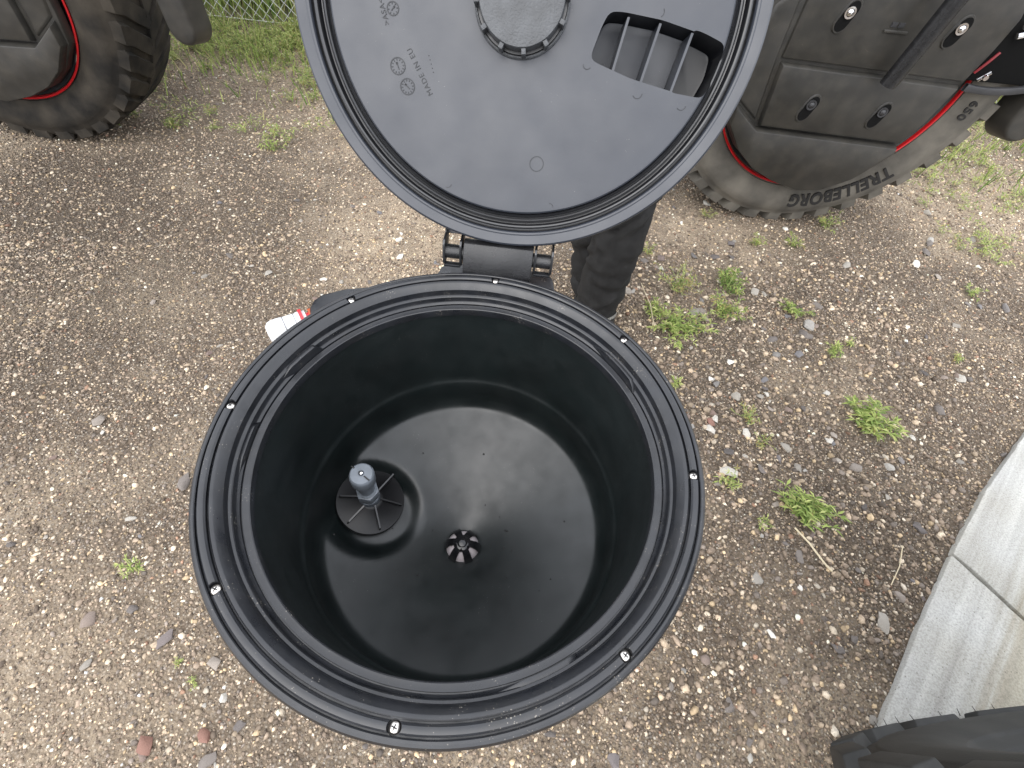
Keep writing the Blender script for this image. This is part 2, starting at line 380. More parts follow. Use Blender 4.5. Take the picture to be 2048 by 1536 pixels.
def np_mesh(name, V, F, m, colors=None, smooth=False):
    """V (n,3), F (m,k) numpy arrays"""
    me = bpy.data.meshes.new(name); k = F.shape[1]
    me.vertices.add(len(V)); me.vertices.foreach_set('co', V.astype(np.float32).ravel())
    me.loops.add(F.size); me.loops.foreach_set('vertex_index', F.astype(np.int32).ravel())
    me.polygons.add(len(F)); me.polygons.foreach_set('loop_start', np.arange(0, F.size, k, dtype=np.int32))
    me.update(calc_edges=True)
    if smooth: me.polygons.foreach_set('use_smooth', np.ones(len(F), bool))
    if colors is not None:
        a = me.color_attributes.new('col', 'FLOAT_COLOR', 'POINT')
        c4 = np.ones((len(V), 4), np.float32); c4[:, :3] = colors; a.data.foreach_set('color', c4.ravel())
    me.materials.append(m); me.update()
    return me

# ================================================================== SETTING
def ground_h(x, y):
    return (0.006 * np.sin(x * 2.3 + 0.7) * np.cos(y * 1.9) + 0.004 * np.sin(x * 5.1 + y * 4.3) + 0.0025 * np.sin(x * 11.3 - y * 9.1)
            + 0.0022 * np.sin(13 * y + 5 * x) * np.sin(9 * x))
def tone(x, y):
    """darker earth and pale dry dust lying in patches on the yard"""
    wob = .22 * np.sin(x * 3.7 + y * 2.1) + .18 * np.sin(y * 5.3 - x * 1.7) + .10 * np.sin(9 * x + 7 * y)
    def blob(cx, cy, rx_, ry_): return np.clip(1.25 - np.hypot((x - cx) / rx_, (y - cy) / ry_) + wob, 0, 1)
    dark_earth = np.maximum(np.maximum(blob(-1.75, 1.25, .95, .75), .8 * blob(1.15, .25, .35, .6)), .55 * blob(.9, 1.0, .5, .7))
    dry = np.maximum(np.maximum(blob(-.45, 1.5, .55, .55), blob(-1.6, 2.9, 1.3, .75)), np.maximum(.7 * blob(-.8, -.35, .7, .4), np.maximum(.8 * blob(.9, 1.75, .4, .25), blob(2.6, 2.6, 1.0, 1.0))))  # far-left patch also lightened in colour to offset the sprayer's shade
    return (1.06 - .36 * dark_earth) * (1 + .38 * dry), dry
gx = np.concatenate([np.linspace(-90, -4, 12)[:-1], np.linspace(-4, 4.5, 171), np.linspace(4.5, 90, 12)[1:]])
gy = np.concatenate([np.linspace(-90, -1.5, 12)[:-1], np.linspace(-1.5, 5.5, 141), np.linspace(5.5, 90, 12)[1:]])
X, Y = np.meshgrid(gx, gy); Z = ground_h(X, Y) * np.exp(-((np.maximum(0, np.abs(X) - 4) + np.maximum(0, np.abs(Y - 2) - 3.5)) ** 2))
V = np.stack([X, Y, Z], -1).reshape(-1, 3); nx, ny = len(gx), len(gy)
ii = (np.arange(ny - 1)[:, None] * nx + np.arange(nx - 1)[None]).ravel()
F = np.stack([ii, ii + 1, ii + nx + 1, ii + nx], -1)
tn, dr_m = tone(V[:, 0], V[:, 1])
ground = link('ground', np_mesh('ground', V, F, M_GROUND, np.stack([tn, tn, dr_m], -1), smooth=True)); tag(ground, kind='structure')

# --- kerb of two concrete slabs
kerb = empty('concrete_kerb', (0, 0, 0), kind='structure')
e0 = [(0.56, -0.76), (0.82, -0.42), (1.042, -0.130), (1.238, 0.112), (1.420, 0.323)]
e1 = [(1.428, 0.333), (1.64, 0.560), (1.895, 0.801), (2.45, 1.27), (3.25, 1.94)]
def ragged(pts, amp=.0016, step=.03):
    out = []
    for (xa, ya), (xb, yb) in zip(pts[:-1], pts[1:]):
        n = max(1, int(math.hypot(xb - xa, yb - ya) / step))
        for i in range(n):
            u = i / n; out.append((xa + (xb - xa) * u + random.uniform(-amp, amp), ya + (yb - ya) * u + random.uniform(-amp, amp)))
    return out + [pts[-1]]
e0 = ragged(e0 + [(1.485, .240), (1.545, .163)]); e1 = ragged([(1.551, .168), (1.492, .249)] + [(1.423, .329)] + e1[1:])
s1 = MB(); s1.prism(e0 + [(2.05, -0.33), (1.28, -1.32)], -0.06, 0.020); s1.build('concrete_slab', M_CONC, kerb, 30, 0.006, 2)
s2 = MB(); s2.prism(e1 + [(3.9, 1.2), (2.6, 0.22), (2.062, -0.32)], -0.06, 0.022); s2.build('concrete_slab', M_CONC, kerb, 30, 0.006, 2)

# --- gravel
def blocked(x, y):
    b = (x - 0.0) * 0
    k = ((y - (-0.130)) * 0.380 - (x - 1.046) * 0.461) < 0.004
    k2 = ((y - 0.333) * 0.467 - (x - 1.428) * 0.468) < 0.004
    return np.where(y < 0.32, k, k2) & (x > 0.5)
def palette(n):
    P = np.array([(0.12, 0.096, 0.076), (0.18, 0.145, 0.115), (0.23, 0.185, 0.145), (0.15, 0.130, 0.115), (0.33, 0.27, 0.205),
                  (0.44, 0.385, 0.31), (0.58, 0.53, 0.45), (0.22, 0.14, 0.10), (0.38, 0.30, 0.20)])
    W = np.array([.14, .20, .20, .09, .17, .09, .022, .02, .07]); W = W / W.sum()
    c = P[RNG.choice(len(P), n, p=W)]
    c = c * np.array([1.13, 1.085, 1.02])
    return np.clip(c * RNG.uniform(0.55, 1.5, (n, 1)), 0.02, 0.85)
OCT_V = np.array([(1, 0, 0), (-1, 0, 0), (0, 1, 0), (0, -1, 0), (0, 0, 1), (0, 0, -1)], float)
OCT_F = np.array([(0, 2, 4), (2, 1, 4), (1, 3, 4), (3, 0, 4), (2, 0, 5), (1, 2, 5), (3, 1, 5), (0, 3, 5)])
t = (1 + 5 ** .5) / 2
ICO_V = np.array([(-1, t, 0), (1, t, 0), (-1, -t, 0), (1, -t, 0), (0, -1, t), (0, 1, t), (0, -1, -t), (0, 1, -t), (t, 0, -1), (t, 0, 1), (-t, 0, -1), (-t, 0, 1)]) / math.hypot(1, t)
ICO_F = np.array([(0, 11, 5), (0, 5, 1), (0, 1, 7), (0, 7, 10), (0, 10, 11), (1, 5, 9), (5, 11, 4), (11, 10, 2), (10, 7, 6), (7, 1, 8), (3, 9, 4), (3, 4, 2), (3, 2, 6), (3, 6, 8), (3, 8, 9), (4, 9, 5), (2, 4, 11), (6, 2, 10), (8, 6, 7), (9, 8, 1)])
def scatter(n, x0, x1, y0, y1, rmin, rmax, bv, bf, pw=2.5, sink=0.25):
    x = RNG.uniform(x0, x1, n); y = RNG.uniform(y0, y1, n)
    keep = ~blocked(x, y); x = x[keep]; y = y[keep]; n = len(x)
    r = rmin + (rmax - rmin) * RNG.random(n) ** pw
    k = len(bv)
    v = bv[None] * RNG.uniform(0.72, 1.28, (n, k, 1)) + RNG.uniform(-.15, .15, (n, k, 3))
    sc = np.stack([r * RNG.uniform(.8, 1.45, n), r * RNG.uniform(.65, 1.1, n), r * RNG.uniform(.4, .8, n)], -1)
    v = v * sc[:, None]
    a = RNG.uniform(0, 2 * PI, n); b = RNG.normal(0, .3, n)
    cb, sb = np.cos(b)[:, None], np.sin(b)[:, None]
    vx = v[..., 0] * cb - v[..., 2] * sb; vz = v[..., 0] * sb + v[..., 2] * cb; vy = v[..., 1]
    ca, sa = np.cos(a)[:, None], np.sin(a)[:, None]
    V = np.stack([vx * ca - vy * sa + x[:, None], vx * sa + vy * ca + y[:, None], vz + (ground_h(x, y) + sc[:, 2] * sink)[:, None]], -1)
    F = bf[None] + (np.arange(n) * k)[:, None, None]
    return V.reshape(-1, 3), F.reshape(-1, 3), np.repeat(np.clip(palette(n) * (.35 + .65 * tone(x, y)[0])[:, None], .02, .8), k, 0)
parts = []
parts.append(scatter(115000, -1.6, 1.9, -0.75, 1.35, .0013, .0056, OCT_V, OCT_F, 1.7))
parts.append(scatter(105000, -3.0, 3.6, 1.25, 3.7, .0022, .0078, OCT_V, OCT_F, 1.7))
parts.append(scatter(14000, -1.7, 1.9, -0.75, 1.4, .0034, .0085, ICO_V, ICO_F, 2.6))
parts.append(scatter(9000, -3.0, 3.6, 1.3, 3.6, .004, .011, ICO_V, ICO_F, 2.8))
parts.append(scatter(4200, .25, 1.7, -0.2, 1.7, .005, .0125, ICO_V, ICO_F, 2.4))
parts.append(scatter(22000, -2.7, -1.6, 0.25, 1.27, .0020, .0070, OCT_V, OCT_F, 1.7))
parts.append(scatter(9000, 1.9, 2.7, 0.7, 1.27, .0020, .0070, OCT_V, OCT_F, 1.7))
parts.append(scatter(2200, -2.7, -1.6, 0.25, 1.3, .004, .0100, ICO_V, ICO_F, 2.6))
off = 0; VV = []; FF = []; CC = []
for v, f, c in parts: VV.append(v); FF.append(f + off); CC.append(c); off += len(v)
gravel = link('gravel', np_mesh('gravel', np.concatenate(VV), np.concatenate(FF), M_GRAVEL, np.concatenate(CC)), ground)
tag(gravel, kind='stuff')

# --- larger loose stones: each its own object, a few shared meshes
def stone_mesh(i):
    rs = np.random.default_rng(100 + i)
    bm = bmesh.new()
    flat = rs.uniform(.42, .7)
    for p in rs.normal(size=(17, 3)):
        p = p / np.linalg.norm(p) * rs.uniform(.85, 1.08)
        bm.verts.new((p[0] * rs.uniform(1.1, 1.2), p[1] * .85, p[2] * flat))
    bmesh.ops.convex_hull(bm, input=bm.verts)
    for v in [v for v in bm.verts if not v.link_faces]: bm.verts.remove(v)
    bmesh.ops.recalc_face_normals(bm, faces=bm.faces)
    me = bpy.data.meshes.new('stone'); bm.to_mesh(me); bm.free()
    me.polygons.foreach_set('use_smooth', [True] * len(me.polygons)); me.set_sharp_from_angle(angle=R(48))
    me.materials.append(M_STONE); return me
STONES = [stone_mesh(i) for i in range(9)]
def put_stone(x, y, r, m=None, rz=None):
    me = random.choice(STONES)
    if m is not None: me = me.copy(); me.materials[0] = m
    o = link('stone', me, ground)
    s = r * random.uniform(.85, 1.1)
    o.location = (x, y, float(ground_h(x, y)) + r * 0.16)
    o.rotation_euler = (random.uniform(-.25, .25), random.uniform(-.25, .25), random.uniform(0, 6.28) if rz is None else rz)
    o.scale = (s * random.uniform(.85, 1.2), s * random.uniform(.75, 1.1), s * random.uniform(.6, .95))
M_SR, M_SW = M_STONE_RED, M_STONE_WHITE
for x, y, r, m in [(0.751, 0.711, .026, M_SR), (-0.686, -0.328, .028, M_SR), (-.56, -.30, .022, M_SR), (.87, 1.0, .02, M_SW), (.78, .90, .021, M_SW),
                   (.93, .18, .016, M_SW), (.82, .05, .017, M_SW), (-.53, 1.49, .026, M_SW), (-.50, 1.38, .022, M_SW), (-.36, .98, .018, M_SW),
                   (1.3, 1.9, .022, M_SW), (.60, .62, .03, None), (.99, .93, .024, None), (.98, .86, .022, None), (1.05, .80, .022, None), (.86, .83, .024, None),
                   (1.22, .90, .02, None), (.80, .60, .026, None), (1.15, .11, .03, None), (1.05, .06, .026, None), (.52, 1.62, .03, None), (.58, 1.55, .026, None),
                   (-.9, .28, .034, None), (-1.25, .45, .03, None), (-.75, -.12, .03, None), (-.60, -.16, .028, None), (-.95, -.1, .03, None), (.70, -.28, .02, M_SW),
                   (1.9, 1.75, .03, M_SW), (2.2, 1.5, .034, None), (2.05, 1.95, .03, None), (1.0, .64, .028, None), (.9, .55, .024, None)]:
    put_stone(x, y, r * .78, m)
cnt = 0
while cnt < 240:
    x = random.uniform(-1.5, 2.3); y = random.uniform(-.5, 2.2)
    if bool(blocked(np.array(x), np.array(y))) or math.hypot(x, y) < .28: continue
    # more of them along the right-hand side, as in a washed-out strip
    dens = .22 + .78 * math.exp(-((x - .95) ** 2 / .25 + (y - .7) ** 2 / .5))
    if random.random() > dens: continue
    put_stone(x, y, random.uniform(.0085, .0195) * (1.12 if x > .4 else .85) * (1.0 + .25 * max(0, y - .5)) * random.choice((.8, 1, 1, 1.25)))
    cnt += 1

# ================================================================== PLANTS
GREENS = np.array([(0.12, 0.195, 0.045), (0.22, 0.30, 0.075), (0.34, 0.41, 0.12), (0.44, 0.48, 0.17), (0.53, 0.53, 0.23)])
def plant_arrays(rs, radius, height, nst, nlf, ll, tint=0, dry=0.0):
    """stems arching outwards with narrow leaves; returns stem and leaf arrays"""
    SV, SF, LV, LF, LC = [], [], [], [], []
    for i in range(nst):
        az = rs.uniform(0, 2 * PI); reach = radius * rs.uniform(.15, 1.0) ** .7; h = height * rs.uniform(.45, 1.05)
        d = np.array([math.cos(az), math.sin(az), 0])
        base = np.array([rs.normal(0, radius * .12), rs.normal(0, radius * .12), 0])
        pts = [base + d * reach * (u ** 1.25) + np.array([0, 0, h * (1.25 * u - .35 * u * u)]) + rs.normal(0, .003, 3) * u for u in np.linspace(0, 1, 4)]
        side = np.array([-d[1], d[0], 0]) * .0009
        o = len(SV)
        for p in pts: SV += [p - side, p + side]
        for j in range(3): SF.append((o + 2 * j, o + 2 * j + 1, o + 2 * j + 3, o + 2 * j + 2))
        for k in range(nlf):
            u = rs.uniform(.25, 1.0) if k > nlf * .35 else 1.0
            f = u * 3; j = min(2, int(f)); p = pts[j] * (1 - (f - j)) + pts[j + 1] * (f - j)
            la = rs.uniform(0, 2 * PI); up = rs.uniform(-.15, .75)
            ld = np.array([math.cos(la) * math.cos(up), math.sin(la) * math.cos(up), math.sin(up)]) + d * .5
            ld /= np.linalg.norm(ld); L = ll * rs.uniform(.55, 1.2)
            s = np.cross(ld, [0, 0, 1]); s /= (np.linalg.norm(s) + 1e-6); wd = L * rs.uniform(.07, .12)
            o = len(LV); mid = p + ld * L * .45 + np.array([0, 0, .06 * L])
            LV += [p, mid - s * wd, p + ld * L - np.array([0, 0, .18 * L]), mid + s * wd]
            LF.append((o, o + 1, o + 2, o + 3))
            g = GREENS[min(4, max(0, int(rs.normal(1.2 + tint + 1.0 * (u > .93), .8))))] * rs.uniform(.8, 1.2)
            if rs.random() < dry: g = np.array([.42, .34, .13]) * rs.uniform(.7, 1.1)
            LC += [g] * 4
    return np.array(SV), np.array(SF), np.array(LV), np.array(LF), np.clip(np.array(LC), 0, .8)
M_STEM = mat('weed_stem', (0.22, 0.26, 0.08), 0.6)
GRP = 'small weeds growing in the gravel'
def weed(x, y, radius, height, nst, nlf, ll, label, seed, tint=0, dry=0.0, stretch=None):
    rs = np.random.default_rng(seed)
    SV, SF, LV, LF, LC = plant_arrays(rs, radius, height, nst, nlf, ll, tint, dry)
    if stretch:
        a, k = stretch; ca, sa = math.cos(a), math.sin(a)
        for A in (SV, LV):
            u = A[:, 0] * ca + A[:, 1] * sa; v = -A[:, 0] * sa + A[:, 1] * ca; u = u * k
            A[:, 0] = u * ca - v * sa; A[:, 1] = u * sa + v * ca
    r = empty('weed', (x, y, float(ground_h(x, y)) - .002), label=label, cat='weed', group=GRP)
    link('stem', np_mesh('stem', SV, SF, M_STEM), r)
    link('foliage', np_mesh('foliage', LV, LF, M_LEAF, LC), r)
    return r
WEEDS = [
 (0.709, 1.385, .12, .10, 34, 9, .022, 'wispy yellow-green weed with thin dry stalks, right of the black trouser leg', .3, .45, None),
 (0.935, 1.430, .085, .08, 26, 14, .030, 'dark green bushy weed, upper of the paired clumps right of the wispy weed', -.6, 0, None),
 (0.900, 1.270, .085, .07, 26, 13, .028, 'green clump with a yellowing middle, just below the dark green bushy weed', 0, .12, None),
 (0.590, 1.215, .060, .06, 16, 10, .028, 'small pale weed beside the boot, at the left of the large spreading weed', .6, 0, None),
 (0.690, 1.145, .115, .075, 46, 13, .030, 'large spreading bright green weed beside the hopper rim, nearest the boot', .5, 0, (.3, 1.15)),
 (1.195, 1.315, .052, .04, 14, 10, .026, 'low flat green weed alone to the right of the paired clumps', .1, 0, (-.5, 1.4)),
 (1.305, 1.110, .042, .045, 12, 9, .026, 'small bright weed standing alone in the middle of the right-hand gravel', .4, 0, None),
 (1.395, 1.171, .026, .03, 7, 8, .020, 'tiny star-shaped sprout just beyond the small bright weed on the right', .8, 0, None),
 (1.333, 0.790, .088, .07, 30, 13, .042, 'large weed with long lush leaves beside a grey stone, nearest the concrete kerb end', .3, 0, (-.55, 1.5)),
 (1.000, 0.420, .085, .07, 32, 13, .036, 'lush green weed with long leaves growing nearest the concrete slab joint', .0, 0, (-.6, 1.45)),
 (0.785, 0.497, .055, .05, 13, 9, .026, 'yellow-green weed growing right beside the hopper rim screw at the right edge', .8, .05, None),
 (0.880, 0.745, .060, .035, 14, 8, .018, 'faded wispy weed near the reddish stone', .6, .5, None),
 (0.920, 0.655, .045, .03, 10, 8, .016, 'thin yellowish seedling just below the faded wispy weed', .8, .5, None),
 (0.640, 0.865, .030, .03, 8, 8, .022, 'small yellow-green sprout peeking out from behind the hopper rim on the right', 1.0, 0, None),
 (0.860, 0.360, .022, .025, 6, 7, .018, 'tiny sprout left of the weed by the slab joint', .9, 0, None),
 (-0.917, 0.034, .050, .035, 11, 9, .026, 'small light green weed alone on the gravel left of the hopper', .8, 0, (-.5, 1.4)),
 (-0.633, -0.203, .024, .035, 7, 8, .018, 'tiny pale sprout at the lower left, nearest the hopper', 1.0, 0, None),
 (-0.690, -0.165, .024, .03, 7, 8, .016, 'tiny pale sprout at the lower left, just behind the one nearest the hopper', 1.0, .1, None),
 (2.069, 1.566, .050, .045, 12, 9, .024, 'small bright weed at the far right edge of the gravel', .6, 0, None),
 (1.810, 1.144, .030, .035, 8, 7, .022, 'tiny yellow sprout halfway between the kerb and the far right weed', 1.2, .1, None),
 (-1.334, 2.087, .055, .045, 12, 9, .026, 'small weed alone in the dirt left of the lid, below the grass', .5, .1, (-.3, 1.4)),
 (-1.697, 2.223, .045, .04, 10, 8, .022, 'tiny weed in the dirt beside the left wheel', .4, .1, None),
 (1.523, 1.963, .075, .07, 18, 9, .028, 'grassy weed just in front of the lettered tyre, right one', .5, .1, None),
 (1.296, 1.766, .060, .05, 14, 9, .024, 'sprawling weed in front of the lettered tyre, nearer the camera', .6, .15, None),
 (1.124, 1.754, .050, .05, 12, 9, .024, 'narrow weed in front of the lettered tyre, left one', .6, .1, None),
 (0.92, 1.95, .045, .05, 9, 8, .022, 'little weed at the foot of the lettered tyre, nearest the black lid', .6, .1, None),
 (0.60, 1.62, .04, .05, 9, 8, .022, 'little yellowish weed behind the trouser leg beside two grey stones', .9, .1, None),
]
for i, (x, y, ra, h, ns, nl, ll, lab, tint, dry, st) in enumerate(WEEDS):
    k = {8: .72, 9: .72, 15: .48, 16: .5, 17: .5, 10: .75}.get(i, .88)
    weed(x, y, ra * k, h * k, ns, nl, ll * k, lab, 300 + i, tint + .1, dry + .03, st)

# far ground cover: clumps nobody could count
def cover(name, n, x0, x1, y0, y1, rad, hgt, nst, nlf, ll, seed, dens, tint=.75, dry=.12):
    rs = np.random.default_rng(seed); V = []; Fc = []; C = []; o = 0; k = 0
    while k < n:
        x, y = rs.uniform(x0, x1), rs.uniform(y0, y1)
        if rs.random() > dens(x, y): continue
        k += 1; q = rs.uniform(.6, 1.3)
        _, _, LV, LF, LC = plant_arrays(rs, rad * q, hgt * q, nst, nlf, ll, tint, dry)
        LV = LV + np.array([x, y, float(ground_h(x, y))])
        V.append(LV); Fc.append(LF + o); C.append(LC); o += len(LV)
    ob = link(name, np_mesh(name, np.concatenate(V), np.concatenate(Fc), M_LEAF, np.concatenate(C)))
    return tag(ob, kind='stuff')
def patch(x, y): return .5 + .5 * math.sin(x * 3.1 + 1.3 * math.sin(y * 2.7)) * math.sin(y * 3.7 + 1.1 * math.sin(x * 2.2) + .6)
g1 = cover('ground_cover', 300, -2.5, -.9, 2.15, 3.62, .066, .075, 8, 8, .029, 5, lambda x, y: patch(x, y) ** 1.5 * min(1, max(.20, (y - 2.2) / 1.0)))
tag(g1, 'patchy bright green weeds between the left wheel and the fence', 'ground cover')
g2 = cover('ground_cover', 210, 2.0, 3.9, 1.75, 3.6, .060, .05, 7, 7, .026, 6, lambda x, y: patch(x + .8, y) ** 1.2 * min(1, max(.05, (x - 1.8 + .55 * (y - 2.2)) / .8)))
tag(g2, 'patchy bright green weeds beyond the lettered tyre on the right', 'ground cover')

def blades(name, n, x0, x1, y0, y1, hmin, hmax, seed, wd=.004, fade=False):
    rs = np.random.default_rng(seed)
    x = rs.uniform(x0, x1, n); y = rs.uniform(y0, y1, n)
    if fade:         # thins out unevenly towards the yard
        pt = .5 + .5 * np.sin(x * 7.1 + 1.3 * np.sin(y * 5.7)) * np.sin(y * 6.3 + 1.7 * np.sin(x * 4.1))
        kp = rs.random(n) < (np.clip((y - y0) / (y1 - y0), 0, 1) ** 1.6) * (.25 + .9 * pt); x = x[kp]; y = y[kp]; n = len(x)
    h = rs.uniform(hmin, hmax, n) * (.6 + .6 * np.abs(np.sin(x * 2.1) * np.cos(y * 1.7 + x)))
    a = rs.uniform(0, 2 * PI, n); lean = rs.uniform(.05, .55, n); la = rs.uniform(0, 2 * PI, n)
    base = np.stack([x, y, np.zeros(n)], -1); sd_ = np.stack([np.cos(a), np.sin(a), np.zeros(n)], -1) * (wd * rs.uniform(.6, 1.5, n))[:, None]
    ld = np.stack([np.cos(la) * lean, np.sin(la) * lean, np.ones(n)], -1)
    mid = base + ld * (h * .55)[:, None]; tip = base + ld * h[:, None] + np.stack([np.cos(la), np.sin(la), -.5 * np.ones(n)], -1) * (h * lean * .5)[:, None]
    V = np.stack([base - sd_, base + sd_, mid + sd_ * .8, mid - sd_ * .8, tip], 1).reshape(-1, 3)
    o = np.arange(n) * 5
    F = np.concatenate([np.stack([o, o + 1, o + 2], -1), np.stack([o, o + 2, o + 3], -1), np.stack([o + 3, o + 2, o + 4], -1)])
    g = GREENS[np.clip(rs.normal(1.9, 1.1, n).astype(int), 0, 4)] * rs.uniform(.75, 1.2, (n, 1))
    dry = rs.random(n) < .12; g[dry] = np.array([.45, .40, .20])
    ob = link(name, np_mesh(name, V, F, M_LEAF, np.repeat(g, 5, 0))); return tag(ob, kind='stuff')
b1 = blades('grass', 32000, -5.0, 5.0, 3.64, 7.0, .22, .60, 21)
tag(b1, 'tall bright green grass growing behind the wire fence', 'grass')
b2 = blades('grass', 8000, -3.0, -.5, 2.3, 3.62, .03, .16, 22, .003, True)
tag(b2, 'short green grass along the foot of the wire fence at the left', 'grass')
b3 = blades('grass', 8000, 2.0, 5.0, 2.2, 3.62, .03, .16, 23, .003, True)
tag(b3, 'short green grass along the foot of the wire fence at the right', 'grass')

# dry straws
def straw(pts, r, label):
    mb = MB(); mb.tube(pts, r, 5)
    tag(mb.build('straw', M_STRAW), label, 'straw', 'dry straws lying on the ground')
straw([(.955, .355, .012), (.985, .31, .016), (1.02, .255, .010), (1.035, .235, .012)], .0028, 'thick pale broken straw lying below the lush weed by the slab joint')
straw([(.545, 1.37, .02), (.55, 1.30, .035), (.565, 1.22, .045), (.58, 1.14, .02)], .0016, 'thin upright dry stalk beside the boot')
straw([(1.20, .215, .012), (1.24, .27, .02), (1.265, .33, .03)], .0015, 'thin dry stalk leaning against the kerb by the slab joint')

# ================================================================== FENCE
fence = empty('chain_link_fence', (0, 3.60, 0), label='galvanised chain link fence in front of the tall green grass', cat='fence')
def wires():
    mb = MB(); pitch_ = .052; H = 1.5; x0, x1 = -6.0, 6.0; r = .0018
    V = []; Fc = []
    def strip(p, q):
        p, q = np.array(p), np.array(q); d = q - p; n = np.array([-d[2], 0, d[0]]); n = n / np.linalg.norm(n) * r
        b = np.array([0, r, 0]); o = len(V)
        V.extend([p + n, p - n * .5 + b, p - n * .5 - b, q + n, q - n * .5 + b, q - n * .5 - b])
        Fc.extend([(o, o + 1, o + 4, o + 3), (o + 1, o + 2, o + 5, o + 4), (o + 2, o, o + 3, o + 5)])
    k = x0 - H
    while k < x1:
        strip((k, .002, .03), (k + H, .002, .03 + H)); strip((k + H, -.002, .03), (k, -.002, .03 + H)); k += pitch_ * 1.414
    me = np_mesh('wire_mesh', np.array(V), np.array(Fc), M_WIRE); o = link('wire_mesh', me, fence); o['kind'] = 'stuff'
wires()
for x in (-5.2, -3.0, 0.2, 3.1, 5.6):
    mb = MB(); mb.tube([(x, .03, -.1), (x, .03, 1.6)], .024, 12); mb.build('fence_post', M_WIRE, fence)
mb = MB(); mb.tube([(-6, .03, 1.53), (6, .03, 1.53)], .017, 8); mb.build('top_rail', M_WIRE, fence)
mb = MB(); mb.tube([(-6, 0, .035), (6, 0, .035)], .0022, 6); mb.build('bottom_wire', M_WIRE, fence)

# ================================================================== FAR SPRAYER
YAW = 0.034; WR = 0.669; WC = {'right': (1.213, 1.964, WR), 'left': (-2.372, 1.950, WR)}
sprayer = empty('sprayer', (-.58, 2.9, 0), label='large dark crop sprayer with black wheel covers and red rims parked behind the hopper', cat='sprayer')
SPI = Matrix.Translation(Vector((.58, -2.9, 0)))
def wheel_matrix(c): return SPI @ Matrix.Translation(Vector(c)) @ Matrix.Rotation(YAW, 4, 'Z')
def tyre_mb(R0, rim, wdt, nl, phase=0.0, lugd=.036, hairs=0, halfw=.30, sh=0.0, chev=.9):
    mb = MB(); d = R0 - rim; Rc = R0 - lugd
    prof = [(rim - .03, .06), (rim - .012, .012), (rim + .01, -.004), (rim + .05 * d, -.010), (rim + .25 * d, -.026), (rim + .45 * d, -.030), (rim + .62 * d, -.024),
            (rim + .64 * d, -.020), (rim + .74 * d, -.012), (Rc - .012, .004), (Rc, .022), (Rc + .006, wdt * .3), (Rc + .008, wdt * .5), (Rc + .006, wdt * .7), (Rc, wdt - .022), (Rc - .012, wdt - .004)]
    prof += [(rim + .5 * d, wdt + .03), (rim + .1 * d, wdt + .01), (rim - .03, wdt - .06)]
    mb.lathe(prof, 120, 'Y')
    st = 2 * PI / nl; hw = st * halfw
    def P(a, r, y): return (r * math.cos(a), y, r * math.sin(a))
    for k in range(nl):
        for sd_ in (0, 1):
            a = phase + st * (k + .5 * sd_)
            ys = [wdt * .53, wdt * .28, .03, -.006 - sh, -.012 - sh]
            off = [.0, .55, 1.05, 1.18, 1.22]; rt = [R0, R0, R0 - .002, R0 - .012, R0 - .055]; rb = [Rc - .01, Rc - .01, Rc - .01, Rc - .02, R0 - .065]
            vs = []
            for y, o_, r1, r0 in zip(ys, off, rt, rb):
                yy = y if sd_ == 0 else wdt - y
                aa = a + st * o_ * chev
                yb = yy if y > .01 else (.012 if sd_ == 0 else wdt - .012)
                vs += [P(aa - hw * 1.15, r0, yb), P(aa - hw * .85, r1, yy), P(aa + hw * .85, r1, yy), P(aa + hw * 1.15, r0, yb)]
            fs = []
            for j in range(4):
                for q in range(3): fs.append((4 * j + q, 4 * j + q + 1, 4 * j + 4 + q + 1, 4 * j + 4 + q))
            fs += [(0, 1, 2, 3), (16, 17, 18, 19)]
            mb.add(vs, fs)
    return mb
def bent_text(body, size, rad, ang, y, parent, m, sx=1.0, bold=.0):
    """lettering bent along the sidewall, tops towards the tread; ang = centre angle, text seen from -Y"""
    me = text_mesh(body, size, .0035, bold, 1.08)
    n = len(me.vertices); co = np.empty(n * 3, np.float32); me.vertices.foreach_get('co', co); co = co.reshape(-1, 3).copy()
    # subdivide not needed: letters are small against the radius
    th = ang - co[:, 0] * sx / rad; rr = rad + co[:, 1]
    V = np.stack([rr * np.cos(th), y - co[:, 2], rr * np.sin(th)], -1)
    me.vertices.foreach_set('co', V.astype(np.float32).ravel()); me.materials.clear(); me.materials.append(m); me.update()
    return link('lettering', me, parent)

